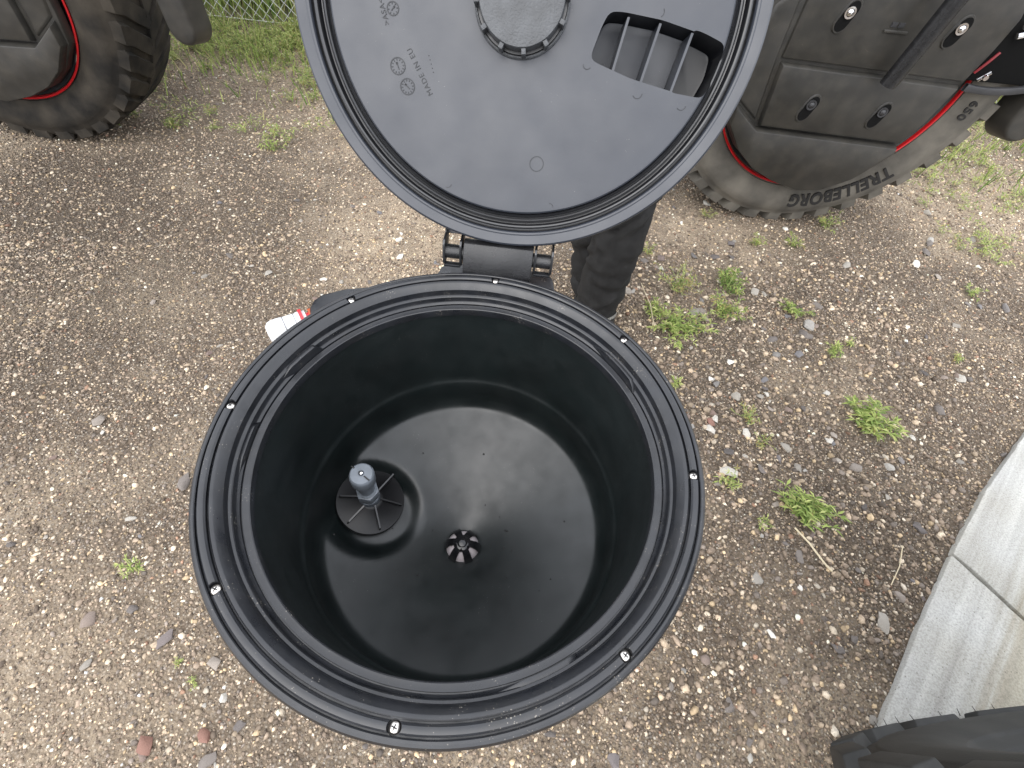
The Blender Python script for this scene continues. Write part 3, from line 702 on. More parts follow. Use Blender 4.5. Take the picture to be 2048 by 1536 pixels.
def wheel(side, mirror):
    c = WC[side]; Mx = wheel_matrix(c); rim = .463
    ty = tyre_mb(WR, rim, .36, 36, .03 if side == 'right' else .09, lugd=.044 if side == 'right' else .021, halfw=.30 if side == 'right' else .38).build('tyre', M_TYRE3 if side == 'right' else M_TYRE_SHADED, sprayer, 40, local=Mx)
    # lettering at the lower sidewall, slightly proud (letters read with their tops outwards)
    if side == 'right':
        bent_text('TRELLEBORG', .086, .506, math.atan2(-.462, .238), -.0285, ty, M_LETTER, .74, .0028)
        bent_text('650', .046, .515, math.atan2(-.075, .51), -.0275, ty, M_LETTER, 1.0, .001)
    mb = MB(); mb.lathe([(rim - .006, .004), (rim + .002, .0), (rim + .004, -.010), (rim + .001, -.013), (rim - .004, -.010), (rim - .007, .002)], 96, 'Y')
    mb.build('rim', M_RIMRED, sprayer, 40, local=Mx)
    mb = MB(); mb.lathe([(rim - .011, .003), (rim - .03, .02), (rim - .05, .10), (.16, .16), (0, .16)], 96, 'Y'); mb.build('wheel_disc', M_PAINTSTEEL, sprayer, 40, local=Mx)
    # wheel cover: stepped panels, built facing -Y
    sx = -1 if mirror else 1
    T = Mx @ Matrix.Rotation(R(90), 4, 'X')       # prism xy -> wheel xz, prism z -> towards -Y
    def pl(p): return [(sx * x, y) for x, y in p]
    outl = [(-.435, -.10), (-.415, -.20), (-.330, -.302), (-.235, -.374), (-.12, -.424), (.013, -.458), (.123, -.446), (.228, -.382), (.333, -.250), (.380, -.132), (.412, -.005), (.437, .12), (.447, .23),
            (.40, .36), (.22, .46), (-.05, .49), (-.28, .42), (-.42, .22), (-.452, .05)]
    mb = MB(); mb.prism(pl(outl), .006, .046, .006)
    cov = mb.build('wheel_cover', M_COVER, sprayer, 25, .004, 2, local=T)
    low = [(-.412, -.112), (-.283, -.203), (.328, -.219), (.330, -.250), (.226, -.379), (.122, -.442), (.013, -.454), (-.119, -.420), (-.232, -.370), (-.326, -.299), (-.405, -.20)]
    mid = [(-.304, .034), (-.280, -.198), (.328, -.213), (.369, -.126), (.3985, .016)]
    up = [(-.310, .044), (.400, .026), (.426, .130), (.435, .225), (.39, .350), (.21, .44), (-.05, .470), (-.27, .405), (-.315, .22)]
    lfa = [(-.292, -.188), (-.412, -.105), (-.444, .03), (-.412, .20), (-.335, .28), (-.320, .05)]
    for nm_, pg, h_, in_ in (('lower_panel', low, .086, .007), ('middle_panel', mid, .072, .007), ('upper_panel', up, .058, .004), ('side_panel', lfa, .054, .010)):
        mb = MB(); mb.prism(pl(pg), .044, h_, in_); mb.build(nm_, M_COVER, cov, 25, .004, 2)
    for (x, z, h) in [(-.156, .190, .058), (.250, .177, .058), (-.124, -.108, .072), (.163, -.109, .072)]:
        Ms = Matrix.Translation(Vector((sx * x, z, h))) @ Matrix.Rotation(R(72 if sx > 0 else 108), 4, 'Z')
        ring = [(.034 * math.cos(a) + (.022 if math.cos(a) > 0 else -.022), .028 * math.sin(a)) for a in np.linspace(0, 2 * PI, 25)[:-1]]
        mb = MB(); mb.prism(ring, -.0015, .006, .004); mb.build('slot', M_COVER, cov, 40, local=Ms)
        mb = MB(); mb.prism([(p[0] * .86, p[1] * .80) for p in ring], .003, .0078, .0012); mb.build('slot_shade', M_HOLLOW_SHADE, cov, 40, local=Ms)  # raised pad, painted near-black for the shade inside the slot
        mb = MB(); mb.lathe([(0, .018), (.006, .017), (.0105, .014), (.012, .007)], 16)
        mb.lathe([(.0125, .008), (.0185, .0075), (.0185, .0135), (.0125, .013)], 16, close=True)
        mb.build('bolt', M_CHROME if h < .06 else M_PAINTSTEEL, cov, 40, local=Ms @ Matrix.Translation(Vector((.012 if h < .06 else .016, .004 * sx, 0))))
    for dx in (0, .026):
        mb = MB(); mb.box((sx * (.020 + dx), .180, .059), (.020, .014, .006)); mb.box((sx * (.020 + dx), .180, .0618), (.013, .008, .003))
        mb.build('clip', M_PAINTSTEEL, cov, 30)
    mb = MB(); mb.box((sx * .038, .160, .060), (.085, .010, .008)); mb.build('clip_ledge', M_COVER, cov, 30, .002)
    # strut standing off the cover
    mb = MB(); mb.tube([(sx * .083, .020, .130), (sx * .100, .16, .14), (sx * .125, .36, .15), (sx * .14, .75, .17)], .030, 16)
    mb.build('strut', M_HINGE, sprayer, 40, local=T)
    mb = MB(); mb.tube([(sx * .123, .020, .122), (sx * .137, .16, .132), (sx * .162, .36, .142), (sx * .178, .75, .162)], .006, 8)
    mb.build('brake_pipe', M_COVER, sprayer, 40, local=T)
    # curved guard band and chrome ram seen to the right of the cover
    mb = MB(); mb.lathe([(.575, .048), (.600, .048), (.600, .066), (.575, .066)], 40, 'Z', c=(sx * .50, .595, .0), close=True, a0=R(262 if sx > 0 else 198), a1=R(342 if sx > 0 else 278))
    gb = mb.build('guard_band', M_PAINTSTEEL, sprayer, 30, .003, local=T)
    mb = MB(); mb.tube([(sx * .45, .185, .07), (sx * .66, .25, .06), (sx * 1.0, .35, .05)], .011, 12); mb.tube([(sx * .45, .212, .07), (sx * .66, .278, .06), (sx * 1.0, .38, .05)], .007, 10)
    mb.build('ram', M_CHROME, sprayer, 40, local=T)
    mb = MB(); mb.tube([(sx * .43, .045, .075), (sx * .455, .075, .08)], .006, 8); mb.lathe([(0, .01), (.009, .01), (.009, 0)], 10, c=(sx * .44, .06, .085)); mb.build('hose_fitting', M_CHROME, sprayer, 40, local=T)
    mb = MB(); mb.tube([(sx * .415, .06, .055), (sx * .432, .10, .06), (sx * .45, .13, .055)], .005, 8); mb.build('hose', M_HOSE, sprayer, 40, local=T)
    mb = MB(); mb.box((sx * .60, .20, .035), (.46, .34, .02)); mb.build('interior_shade_sheet', M_HOLLOW_SHADE, sprayer, 30, .006, local=T)  # added sheet, painted dark in place of the shaded interior
    # crop deflector behind the wheel, rounded lower end
    px = .68 if side == 'right' else .845; wv = .20 if side == 'right' else .155; dz = -.045 if side == 'right' else -.06
    sec = [(px + wv * .5 + wv * .5 * math.cos(a), -.04 + dz + wv * .55 * math.sin(a)) for a in np.linspace(PI, 2 * PI, 15)]
    poly = [(px, .80)] + sec + [(px + wv, .80)]
    mb = MB(); mb.prism(poly, -.06, .05, .026); o = mb.build('crop_deflector', M_COVER, sprayer, 50, .012, 3, local=T)
    # wheel leg up to the chassis
    mb = MB(); mb.box((0, .30, -.30), (.16, .16, .30)); mb.box((0, .80, -.36), (.14, 1.4, .14)); mb.build('wheel_leg', M_PAINTSTEEL, sprayer, 30, .015, local=T)
wheel('right', False); wheel('left', True)
mb = MB(); mb.box((-.0, -.55, 2.05), (4.6, .14, .20)); mb.box((0, .75, 2.05), (4.6, .18, .22)); mb.box((-1.7, .1, 2.05), (.2, 1.5, .2)); mb.box((1.7, .1, 2.05), (.2, 1.5, .2))
mb.build('chassis', M_SPRAYER, sprayer, 30, .02)
mb = MB(); mb.box((.6, .1, 3.1), (1.8, 1.1, .7)); mb.build('tank', M_SPRAYER, sprayer, 30, .2, 4)
mb = MB(); mb.box((-2.5, .1, 2.95), (.9, 1.2, 1.2)); mb.build('cab', M_SPRAYER, sprayer, 30, .15, 4)
mb = MB(); mb.box((-1.90, -.72, 1.50), (1.7, 1.25, .10)); mb.box((-1.90, -1.30, 1.64), (1.7, .06, .22)); mb.build('added_shade_platform', M_SPRAYER, sprayer, 30, .02)  # unseen slab added above the left wheel to shade it
for xx in (-1.8, 1.8):       # legs and wheels of the far side
    mb = MB(); mb.box((xx, .95, 1.35), (.14, .14, 1.4)); mb.build('wheel_leg', M_PAINTSTEEL, sprayer, 30, .015)
for xx in (-1.79, 1.79):
    tyre_mb(WR, .463, .36, 36).build('tyre', M_TYRE_SHADED, sprayer, 40, local=Matrix.Translation(Vector((xx, 1.05, WR))))

# ================================================================== NEAR TYRE
nw = empty('wheel', (1.21, -.124, .0), .190, label='dark lugged tyre standing on the concrete at the lower right corner', cat='wheel')
NR = .60
tb = tyre_mb(NR, .36, .42, 19, .10, .034, halfw=.40, sh=.022, chev=.45)
tb.v = [(x, -y, z) for x, y, z in tb.v]; tb.f = [f[::-1] for f in tb.f]
LIFT = Matrix.Translation(Vector((0, 0, NR + .022)))
tyo = tb.build('tyre', M_TYRE2, nw, 50, .006, 2, local=LIFT)
mb = MB()
rsn = random.Random(4)
for k in range(12):
    a = R(222 + k * 5.5 + rsn.uniform(-1, 1)); y = .026; r0 = NR - rsn.uniform(.012, .04)
    b = Vector((r0 * math.cos(a), y, r0 * math.sin(a))); d = Vector((math.cos(a) * .4 + rsn.uniform(-.3, .3), 1.0, math.sin(a) * .3 + rsn.uniform(-.2, .2))).normalized()
    mb.tube([b, b + d * .016], [.0011, .0006], 5)
o = mb.build('rubber_hair', M_LETTER, tyo); o['kind'] = 'stuff'
mb = MB(); mb.lathe([(.375, -.02), (.37, -.05), (.34, -.10), (.14, -.14), (0, -.14)], 48, 'Y'); mb.lathe([(.375, -.40), (.37, -.37), (.34, -.32), (.14, -.28), (0, -.28)], 48, 'Y')
mb.build('rim', M_PAINTSTEEL, nw, 40, local=LIFT)

# ================================================================== HOPPER
hop = empty('hopper', (0, 0, 0), label='black round chemical hopper with its lid swung open', cat='hopper')
HM = Matrix.Translation(Vector((0, 0, RIMZ))) @ Matrix.Scale(S, 4)
def SP(p): return [(r * S, RIMZ + z * S) for r, z in p]
# rim ring with grooves
rim_prof = [(1.030, -.150), (1.048, -.135), (1.052, -.055), (1.050, -.026), (1.043, -.010), (1.034, -.003), (1.026, -.003), (1.0225, -.006), (1.0215, -.020), (1.0165, -.020), (1.0155, -.004), (1.010, .003), (1.0, .005), (.990, .003),
            (.9835, -.003), (.9825, -.018), (.9775, -.018), (.9765, -.004), (.9745, -.0025), (.9740, -.006), (.9725, -.006), (.972, -.003), (.962, -.004), (.958, -.006), (.9375, -.029), (.934, -.034), (.932, -.060), (.930, -.066), (.921, -.069), (.9175, -.073), (.9155, -.098), (.912, -.104),
            (.9045, -.111), (.9030, -.122), (.8985, -.122), (.8970, -.114), (.894, -.115), (.872, -.1155), (.868, -.118), (.8650, -.128), (.866, -.160), (.90, -.175), (.96, -.17)]
mb = MB(); mb.lathe(SP(rim_prof), 192, close=True)
rim = mb.build('rim', M_RIM, hop, 28)
PH0 = 1.5301
cut = MB()
for k in range(8):
    a = PH0 - k * PI / 4
    cut.lathe([(0, -.028 * S), (.0225 * S, -.028 * S), (.0245 * S, .03 * S), (0, .03 * S)], 20, c=(S * math.cos(a), S * math.sin(a), RIMZ))
cut_o = cut.build('cutter', M_SLOT)
boolean(rim, cut_o)
rim.data.materials.clear(); rim.data.materials.append(M_RIM); fin(rim.data, 28)
def screw_me():
    mb = MB(); q = S
    mb.lathe([(0, -.0045 * q), (.008 * q, -.0055 * q), (.016 * q, -.009 * q), (.0190 * q, -.014 * q), (.0190 * q, -.027 * q)], 20)
    mb.cur = 1
    for a in (0, PI / 2):
        mb.box((0, 0, -.0048 * q), (.0185 * q, .0042 * q, .003 * q), Matrix.Rotation(a, 3, 'Z'))
    me = bpy.data.meshes.new('screw'); me.from_pydata(mb.v, [], mb.f); me.materials.append(M_STEEL); me.materials.append(M_SLOT)
    me.polygons.foreach_set('material_index', mb.mi); fin(me, 40); return me
SM = screw_me()
for k in range(8):
    a = PH0 - k * PI / 4
    o = link('screw', SM, rim); o.location = (S * math.cos(a), S * math.sin(a), RIMZ); o.rotation_euler = (random.uniform(-.05, .05), random.uniform(-.05, .05), random.uniform(0, 1.6))
# bayonet ramps on the inner step of the rim
def ramp_part(a0, a1, r0, r1, z0, z1):
    mb = MB(); n = 14; vs = []; 
    for i in range(n + 1):
        u = i / n; a = R(a0 + (a1 - a0) * u); h = z0 + (z1 - z0) * min(1, u * 3) if u < .5 else z0 + (z1 - z0) * min(1, (1 - u) * 9)
        ri = r0 + (r1 - r0) * (1 - min(1, u * 2.5))
        for (r, z) in ((r1, z0 - .02), (r1, h), (ri, h), (ri, z0 - .02)): vs.append((r * S * math.cos(a), r * S * math.sin(a), RIMZ + z * S))
    fs = [(0, 1, 2, 3), (4 * n, 4 * n + 3, 4 * n + 2, 4 * n + 1)]
    for i in range(n):
        for j in range(4): fs.append((4 * i + j, 4 * i + 4 + j, 4 * i + 4 + (j + 1) % 4, 4 * i + (j + 1) % 4))
    mb.add(vs, fs); return mb.build('bayonet_ramp', M_RIM, rim, 30, .0008)
ramp_part(-76, -54, .902, .922, -.112, -.070)
ramp_part(166, 148, .900, .925, -.112, -.060)
ramp_part(52, 28, .900, .918, -.112, -.066)
ramp_part(196, 178, .902, .917, -.112, -.082)
# bowl: inner wall, cove, sloped floor with the pocket of the rinse nozzle
NZ = np.array([-.612, .108]); NZR = .212
def floor_z(x, y):
    r = np.hypot(x, y); z = -1.415 + .405 * np.sqrt(r * r + .05 ** 2) / .84
    d = np.hypot(x - NZ[0] - .035, y - NZ[1] + .050); u = np.clip((d - .195) / .115, 0, 1); sm = 1 - u * u * (3 - 2 * u)
    plane = (-1.415 + .405 * .60 / .84) - .30 * (x - NZ[0]) - .085
    return z * (1 - sm) + np.minimum(plane, z - .03) * sm
prof = [(.872, -.165), (.874, -.20), (.872, -.32), (.866, -.48), (.860, -.62), (.8575, -.715), (.8555, -.742), (.851, -.757), (.845, -.766), (.8405, -.775), (.8385, -.790), (.838, -.83), (.838, -.87), (.838, -.90)]
NA = 160; vs = []; fs = []
rows = [[(r * math.cos(2 * PI * k / NA), r * math.sin(2 * PI * k / NA), z) for k in range(NA)] for r, z in prof]
for u in np.linspace(0, 1, 13)[1:-1]:      # soft fillet from the wall into the floor
    row = []
    for k in range(NA):
        ca, sa = math.cos(2 * PI * k / NA), math.sin(2 * PI * k / NA)
        ze = float(floor_z(np.array(.785 * ca), np.array(.785 * sa))); zc_ = min(-.955, ze + .022)
        r = (1 - u) ** 2 * .838 + 2 * u * (1 - u) * .836 + u * u * .785; z = (1 - u) ** 2 * -.90 + 2 * u * (1 - u) * zc_ + u * u * ze
        row.append((r * ca, r * sa, z))
    rows.append(row)
for i, r in enumerate(np.concatenate([np.linspace(.785, .30, 46), np.linspace(.28, .02, 12)])):
    rows.append([(r * math.cos(2 * PI * k / NA), r * math.sin(2 * PI * k / NA), float(floor_z(np.array(r * math.cos(2 * PI * k / NA)), np.array(r * math.sin(2 * PI * k / NA))))) for k in range(NA)])
for i, row in enumerate(rows):
    vs += [(x * S, y * S, RIMZ + z * S) for x, y, z in row]
for i in range(len(rows) - 1):
    for k in range(NA):
        k2 = (k + 1) % NA; fs.append((i * NA + k, i * NA + k2, (i + 1) * NA + k2, (i + 1) * NA + k))
fs.append(tuple((len(rows) - 1) * NA + k for k in range(NA)))
mb = MB(); mb.add(vs, fs); bowl = mb.build('bowl', M_BOWL, hop, 60)
# outer shell
mb = MB(); mb.lathe(SP([(1.0, -.12), (.985, -.2), (.95, -.75), (.93, -1.05), (.86, -1.22), (.35, -1.75), (.22, -1.80), (.20, -2.0), (.0, -2.0)]), 96); mb.build('shell', M_RIM, hop, 30)
# stand that carries it
mb = MB(); mb.tube([(0, 0, .60), (0, 0, .02)], .05, 20); mb.box((0, 0, .018), (.34, .34, .02)); mb.box((0, -.02, .60), (.30, .10, .05))
mb.build('stand', M_PAINTSTEEL, hop, 30, .004)

# rinse nozzle: finned black disc in the pocket with a grey fitting on it
zc = (-1.415 + .405 * .60 / .84) - .030
nrm = Vector((.34, -.04, 1)).normalized(); ux = Vector((1, 0, -.34)).normalized(); uy = nrm.cross(ux)
NM = Matrix((ux, uy, nrm)).transposed().to_4x4(); NM.translation = Vector((NZ[0] * S, NZ[1] * S, RIMZ + zc * S))
mb = MB(); mb.lathe([(NZR * S, -.03 * S), (NZR * S, -.008 * S), (NZR * S * .985, -.002 * S), (.15 * S, .012 * S), (.075 * S, .05 * S), (.06 * S, .06 * S), (0, .06 * S)], 64)
disc = mb.build('finned_disc', M_DISC, bowl, 40, local=NM)
for k, a in enumerate((3.0, 63, 118, 187, 240, 301)):
    mb = MB(); Mr = Matrix.Rotation(R(a), 3, 'Z'); q = S
    pr = [(.05, .075), (.19, .030), (.198, -.002), (.05, .02)] if k != 1 else [(.05, .10), (.19, .100), (.198, -.002), (.05, .02)]
    vsx = []
    for yy in (-.0045, .0045):
        for r, z in pr: vsx.append(Mr @ Vector((r * q, yy * q, z * q)))
    mb.add(vsx, [(0, 1, 2, 3), (7, 6, 5, 4), (0, 4, 5, 1), (1, 5, 6, 2), (2, 6, 7, 3), (3, 7, 4, 0)])
    mb.build('fin', M_NOZZLE if False else M_LIDDARK, disc, 0)
q = S
mb = MB(); mb.lathe([(r_ * q, z_ * q) for r_, z_ in [(.058, .02), (.064, .03), (.064, .085), (.056, .092), (.056, .165), (.046, .172), (.046, .270), (.050, .276), (.066, .284), (.0695, .292), (.0705, .350), (.067, .362), (.060, .368), (.02, .370), (0, .370)]], 40)
TILT = Matrix.Rotation(R(9), 4, 'Y')
noz = mb.build('rinse_nozzle', M_NOZZLE, bowl, 35, local=NM @ Matrix.Rotation(R(-15), 4, 'Y') @ Matrix.Diagonal((1, 1, 1.22, 1)))
mb = MB()
hexp = [(.071 * q * math.cos(a), .071 * q * math.sin(a)) for a in np.linspace(0, 2 * PI, 7)[:-1]]
mb.prism(hexp, .098 * q, .160 * q); mb.build('nut', M_NOZZLE, noz, 30, .0006)
mb = MB(); mb.lathe([(0, .386 * q), (.010 * q, .385 * q), (.016 * q, .379 * q), (.018 * q, .369 * q)], 16); mb.build('nozzle_screw', M_CHROME, noz, 40)
mb = MB(); mb.box((.036 * q, -.022 * q, .3705 * q), (.040 * q, .008 * q, .004 * q), Matrix.Rotation(R(-30), 3, 'Z')); mb.box((-.055 * q, .03 * q, .3705 * q), (.020 * q, .007 * q, .004 * q), Matrix.Rotation(R(-20), 3, 'Z'))
mb.build('spray_slot', M_SLOT, noz, 0)

# drain valve: glossy caged dome
DM = Matrix.Translation(Vector((-.003 * S, -.060 * S, RIMZ - 1.375 * S))) @ Matrix.Scale(.92, 4)
mb = MB(); mb.lathe([(.125 * q, -.02 * q), (.125 * q, .012 * q), (.118 * q, .018 * q), (.105 * q, .018 * q), (.100 * q, .0), (.09 * q, -.03 * q)], 48)
dr = mb.build('drain_valve', M_GLOSS, bowl, 40, local=DM)
mb = MB(); mb.lathe([(.117 * q, .0), (.114 * q, .030 * q), (.086 * q, .088 * q), (.045 * q, .118 * q), (0, .124 * q)], 48); mb.build('drain_insert', M_DRAIN_GLINT, dr, 50)
mb = MB(); mb.lathe([(.113 * q, .002 * q), (.112 * q, .026 * q), (.106 * q, .040 * q), (.098 * q, .046 * q), (.096 * q, .03 * q)], 48); mb.build('drain_ring', M_DRAINGREY, dr, 50)
for k in range(6):
    a = R(-60 + k * 60); mb = MB(); n = 9
    vsx = []; fsx = []
    for i in range(n):
        u = i / (n - 1); th = u * PI / 2 * .93; r = .118 * math.cos(th); z = .012 + .125 * math.sin(th)
        wd = .031 * (1 - .35 * u); dp = .010
        for (dr_, dw) in ((dp, -wd), (dp, wd), (-.004, wd), (-.004, -wd)):
            rr = r + dr_ * math.cos(th); zz = z + dr_ * math.sin(th)
            vsx.append(((rr * math.cos(a) - dw * math.sin(a)) * q, (rr * math.sin(a) + dw * math.cos(a)) * q, zz * q))
    for i in range(n - 1):
        for j in range(4): fsx.append((4 * i + j, 4 * i + (j + 1) % 4, 4 * i + 4 + (j + 1) % 4, 4 * i + 4 + j))
    fsx += [(0, 1, 2, 3), (4 * n - 4, 4 * n - 1, 4 * n - 2, 4 * n - 3)]
    mb.add(vsx, fsx); mb.build('rib', M_GLOSS, dr, 60, .0006)
mb = MB(); mb.lathe([(.060 * q, .112 * q), (.054 * q, .130 * q), (.03 * q, .146 * q), (.012 * q, .151 * q), (0, .152 * q)], 32); mb.build('knob', M_GLOSS, dr, 60)
# specks of grit on the floor of the bowl
mb = MB(); rs_ = random.Random(9)
for (x, y) in [(.214, .145), (.262, .057), (.200, -.070), (.262, -.055), (.313, -.075), (-.21, .012), (-.75, -.15), (-.70, -.22), (.62, .1), (.55, -.25)] + [(rs_.uniform(-.5, .6), rs_.uniform(-.4, .6)) for _ in range(10)]:
    z = float(floor_z(np.array(x), np.array(y))); r = rs_.choice((.004, .005, .006, .0075)) * S
    mb.lathe([(0, r), (r * .7, r * .7), (r, 0)], 8, c=(x * S, y * S, RIMZ + z * S))
o = mb.build('grit', M_SLOT, bowl, 60); o['kind'] = 'stuff'

# hinge on the rim: bracket plate, knuckle block and pin
hy = .245; HZ = 1.016; ang = -.02
mb = MB(); mb.prism([(-.074, .205), (.090, .205), (.082, .250), (.074, .264), (-.056, .264), (-.066, .250)], .945, .984, .003); br = mb.build('hinge_bracket', M_RIM, hop, 30, .002)
mb = MB()
prf = [(.2265, .955), (.2265, .992), (.2290, 1.006), (.2345, 1.020), (.2420, 1.030), (.2505, 1.031), (.2580, 1.026), (.2620, 1.014), (.2600, 1.002), (.2500, .985), (.2450, .955)]
n = len(prf); vs = [(-.0325, y, z) for y, z in prf] + [(.0505, y, z) for y, z in prf]
mb.add(vs, [tuple(range(n))[::-1], tuple(range(n, 2 * n))] + [(i, (i + 1) % n, n + (i + 1) % n, n + i) for i in range(n)])
mb.build('hinge_knuckle', M_HINGE, br, 50, .0012)
mb = MB(); mb.tube([(-.056, .2465, 1.013), (.074, .2465, 1.013)], .0085, 20); mb.build('hinge_pin', M_HINGE, br, 40)

# ---------------------------------------------------------------- lid
hq = Vector((math.cos(.005), math.sin(.005), 0)); tl = 1.0118
bq = Vector((-math.sin(.005), math.cos(.005), 0)); uq = bq * math.cos(tl) + Vector((0, 0, math.sin(tl))); nq = hq.cross(uq)
LM = Matrix((hq, uq, nq)).transposed().to_4x4()
LM.translation = Vector((.080 * S, 1.668 * S, RIMZ + 1.065 * S))
lp = [(0, 0), (.60, .0), (.885, .0), (.900, -.001), (.907, -.006), (.910, -.030), (.913, -.055), (.925, -.060), (.934, -.058), (.938, -.040), (.942, -.036), (.948, -.038), (.952, -.056), (.962, -.060), (.966, -.050), (.970, -.016), (.975, -.012), (.981, -.014), (.984, -.034),
      (.994, -.036), (.998, -.012), (1.004, -.003), (1.012, -.001), (1.018, -.003), (1.024, -.001), (1.060, .006), (1.068, .001), (1.072, -.012), (1.068, -.050), (1.05, -.075), (1.00, -.10), (.93, -.20), (.80, -.26), (.5, -.29), (0, -.30)]
mb = MB(); mb.lathe([(r * S, z * S) for r, z in lp], 192)
mb.f = [f for f in mb.f]
lid = mb.build('lid', M_LID, hop, 28, local=LM)
bmx = bmesh.new(); bmx.from_mesh(lid.data); bmesh.ops.remove_doubles(bmx, verts=bmx.verts, dist=1e-5); bmesh.ops.recalc_face_normals(bmx, faces=bmx.faces); bmx.to_mesh(lid.data); bmx.free()
def round_poly(poly, r, n=5):
    out = []
    for i in range(len(poly)):
        p0, p1, p2 = Vector(poly[i - 1]), Vector(poly[i]), Vector(poly[(i + 1) % len(poly)])
        a = p1 + (p0 - p1).normalized() * min(r, (p0 - p1).length * .45); b = p1 + (p2 - p1).normalized() * min(r, (p2 - p1).length * .45)
        for k in range(n): u = k / (n - 1); out.append(tuple(a * (1 - u) ** 2 + p1 * 2 * u * (1 - u) + b * u * u))
    return out
def cutter(poly, z0, z1, inset=0.0):
    poly = round_poly(poly, .03)
    mb = MB(); mb.prism([(x * S, y * S) for x, y in poly], z1 * S, z0 * S, inset * S); o = mb.build('cutter', M_SLOT, None, 0, .012 * S, 2); o.matrix_world = LM; return o
boolean(lid, cutter([(.360, -.020), (.335, -.075), (.304, -.190), (.318, -.212), (.50, -.262), (.70, -.295), (.845, -.306), (.893, -.190), (.897, -.098), (.76, -.060), (.60, -.030), (.42, -.016)], -.165, .06, -.004))
boolean(lid, cutter([(.742, -.048), (.690, -.300), (.850, -.3105), (.897, -.190), (.900, -.092), (.80, -.060)], -.205, .06, 0))
lid.data.materials.clear(); lid.data.materials.append(M_LID); lid.data.materials.append(M_POCKET_SHADE)
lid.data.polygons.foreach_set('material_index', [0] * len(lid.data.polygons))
for p_ in lid.data.polygons:        # handle pocket walls and deep cell, their shade painted on in near-black
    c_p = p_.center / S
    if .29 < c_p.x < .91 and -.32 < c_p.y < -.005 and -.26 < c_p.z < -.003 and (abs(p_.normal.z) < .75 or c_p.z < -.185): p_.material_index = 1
# the gasket groove is the black seal: own part, a ring lying in the groove
fin(lid.data, 28)
mb = MB(); mb.lathe([(r * S, z * S) for r, z in [(.9125, -.050), (.914, -.034), (.920, -.030), (.928, -.036), (.931, -.054), (.9365, -.055), (.9375, -.030), (.944, -.026), (.951, -.030), (.953, -.050), (.9615, -.052), (.9640, -.030), (.969, -.0085), (.976, -.005), (.982, -.008), (.9855, -.028), (.992, -.029), (.9955, -.012), (.9962, -.036), (.9125, -.062)]], 192, close=True)
mb.build('seal', M_LIDDARK, lid, 28)
for i, (x0, y0, x1, y1) in enumerate([(.448, -.030, .413, -.246), (.594, -.040, .551, -.276), (.744, -.062, .699, -.297)]):
    dx, dy = x1 - x0, y1 - y0; l = math.hypot(dx, dy); px_, py_ = -dy / l * .0055, dx / l * .0055
    mb = MB(); mb.prism([((x0 + px_) * S, (y0 + py_) * S), ((x1 + px_) * S, (y1 + py_) * S), ((x1 - px_) * S, (y1 - py_) * S), ((x0 - px_) * S, (y0 - py_) * S)], -.17 * S, -.006 * S)
    mb.build('rib', M_LID, lid, 0)
# screw cap in the middle of the lid
CM = Matrix.Translation(Vector((-.032 * S, -.026 * S, 0)))
mb = MB(); mb.lathe([(.214 * S, -.004 * S), (.214 * S, .012 * S), (.209 * S, .018 * S), (.203 * S, .018 * S), (.200 * S, .010 * S), (.190 * S, .010 * S), (.188 * S, .05 * S), (.188 * S, .086 * S), (.184 * S, .094 * S), (.172 * S, .096 * S), (.09 * S, .098 * S), (0, .098 * S)], 96)
cap = mb.build('cap', M_CAP, lid, 35, local=CM)
for k in range(12):
    a = R(k * 30 + 8); mb = MB()
    mb.box((.199 * S * math.cos(a), .199 * S * math.sin(a), .046 * S), (.024 * S, .020 * S, .088 * S), Matrix.Rotation(a, 3, 'Z')); mb.build('grip_lug', M_CAP, cap, 30, .0006)
mb = MB(); mb.lathe([(.1995 * S, .0105 * S), (.1995 * S, .030 * S), (.1895 * S, .030 * S), (.1895 * S, .0105 * S)], 96, close=True); mb.build('cap_collar', M_LIDDARK, cap, 35)
# moulded marks
def ring_mark(x, y, r, wd=.0022, m=M_MARK, a0=0, a1=2 * PI):
    mb = MB(); mb.lathe([((r - wd) * S, -.001 * S), ((r - wd) * S, .0022 * S), ((r + wd) * S, .0022 * S), ((r + wd) * S, -.001 * S)], 40, c=(x * S, y * S, 0), close=True, a0=a0, a1=a1)
    return mb
for (x, y, r, arrow, nn) in [(-.589, -.317, .034, 115, 12), (-.542, -.396, .033, 140, 12), (-.614, -.098, .026, 50, 8)]:
    mb = ring_mark(x, y, r)
    for k in range(nn):
        a = 2 * PI * k / nn + .2; mb.box(((x + r * .76 * math.cos(a)) * S, (y + r * .76 * math.sin(a)) * S, .001 * S), (.007 * S, .004 * S, .0024 * S), Matrix.Rotation(a, 3, 'Z'))
    a = R(arrow); mb.box((x * S, y * S, .0012 * S), (r * .85 * S, .0042 * S, .003 * S), Matrix.Rotation(a, 3, 'Z'))
    for sg in (-1, 1):
        ex, ey = x + r * .36 * math.cos(a), y + r * .36 * math.sin(a)
        mb.box((ex * S, ey * S, .0012 * S), (r * .34 * S, .0040 * S, .003 * S), Matrix.Rotation(a + sg * .75, 3, 'Z'))
    mb.build('date_dial', M_MARK, lid, 0)
ring_mark(.110, -.666, .0335, .0016).build('ejector_mark', M_MARK, lid, 0)
for (x, y, r, a0, a1) in [(.292, -.228, .018, 180, 330), (.545, -.318, .022, 210, 360), (.76, -.345, .022, 220, 350), (.58, .0, .02, 300, 400), (-.33, -.80, .02, 250, 350), (.20, -.86, .018, 0, 100)]:
    ring_mark(x, y, r, .0013, M_MARK, R(a0), R(a1)).build('ejector_mark', M_MARK, lid, 0)
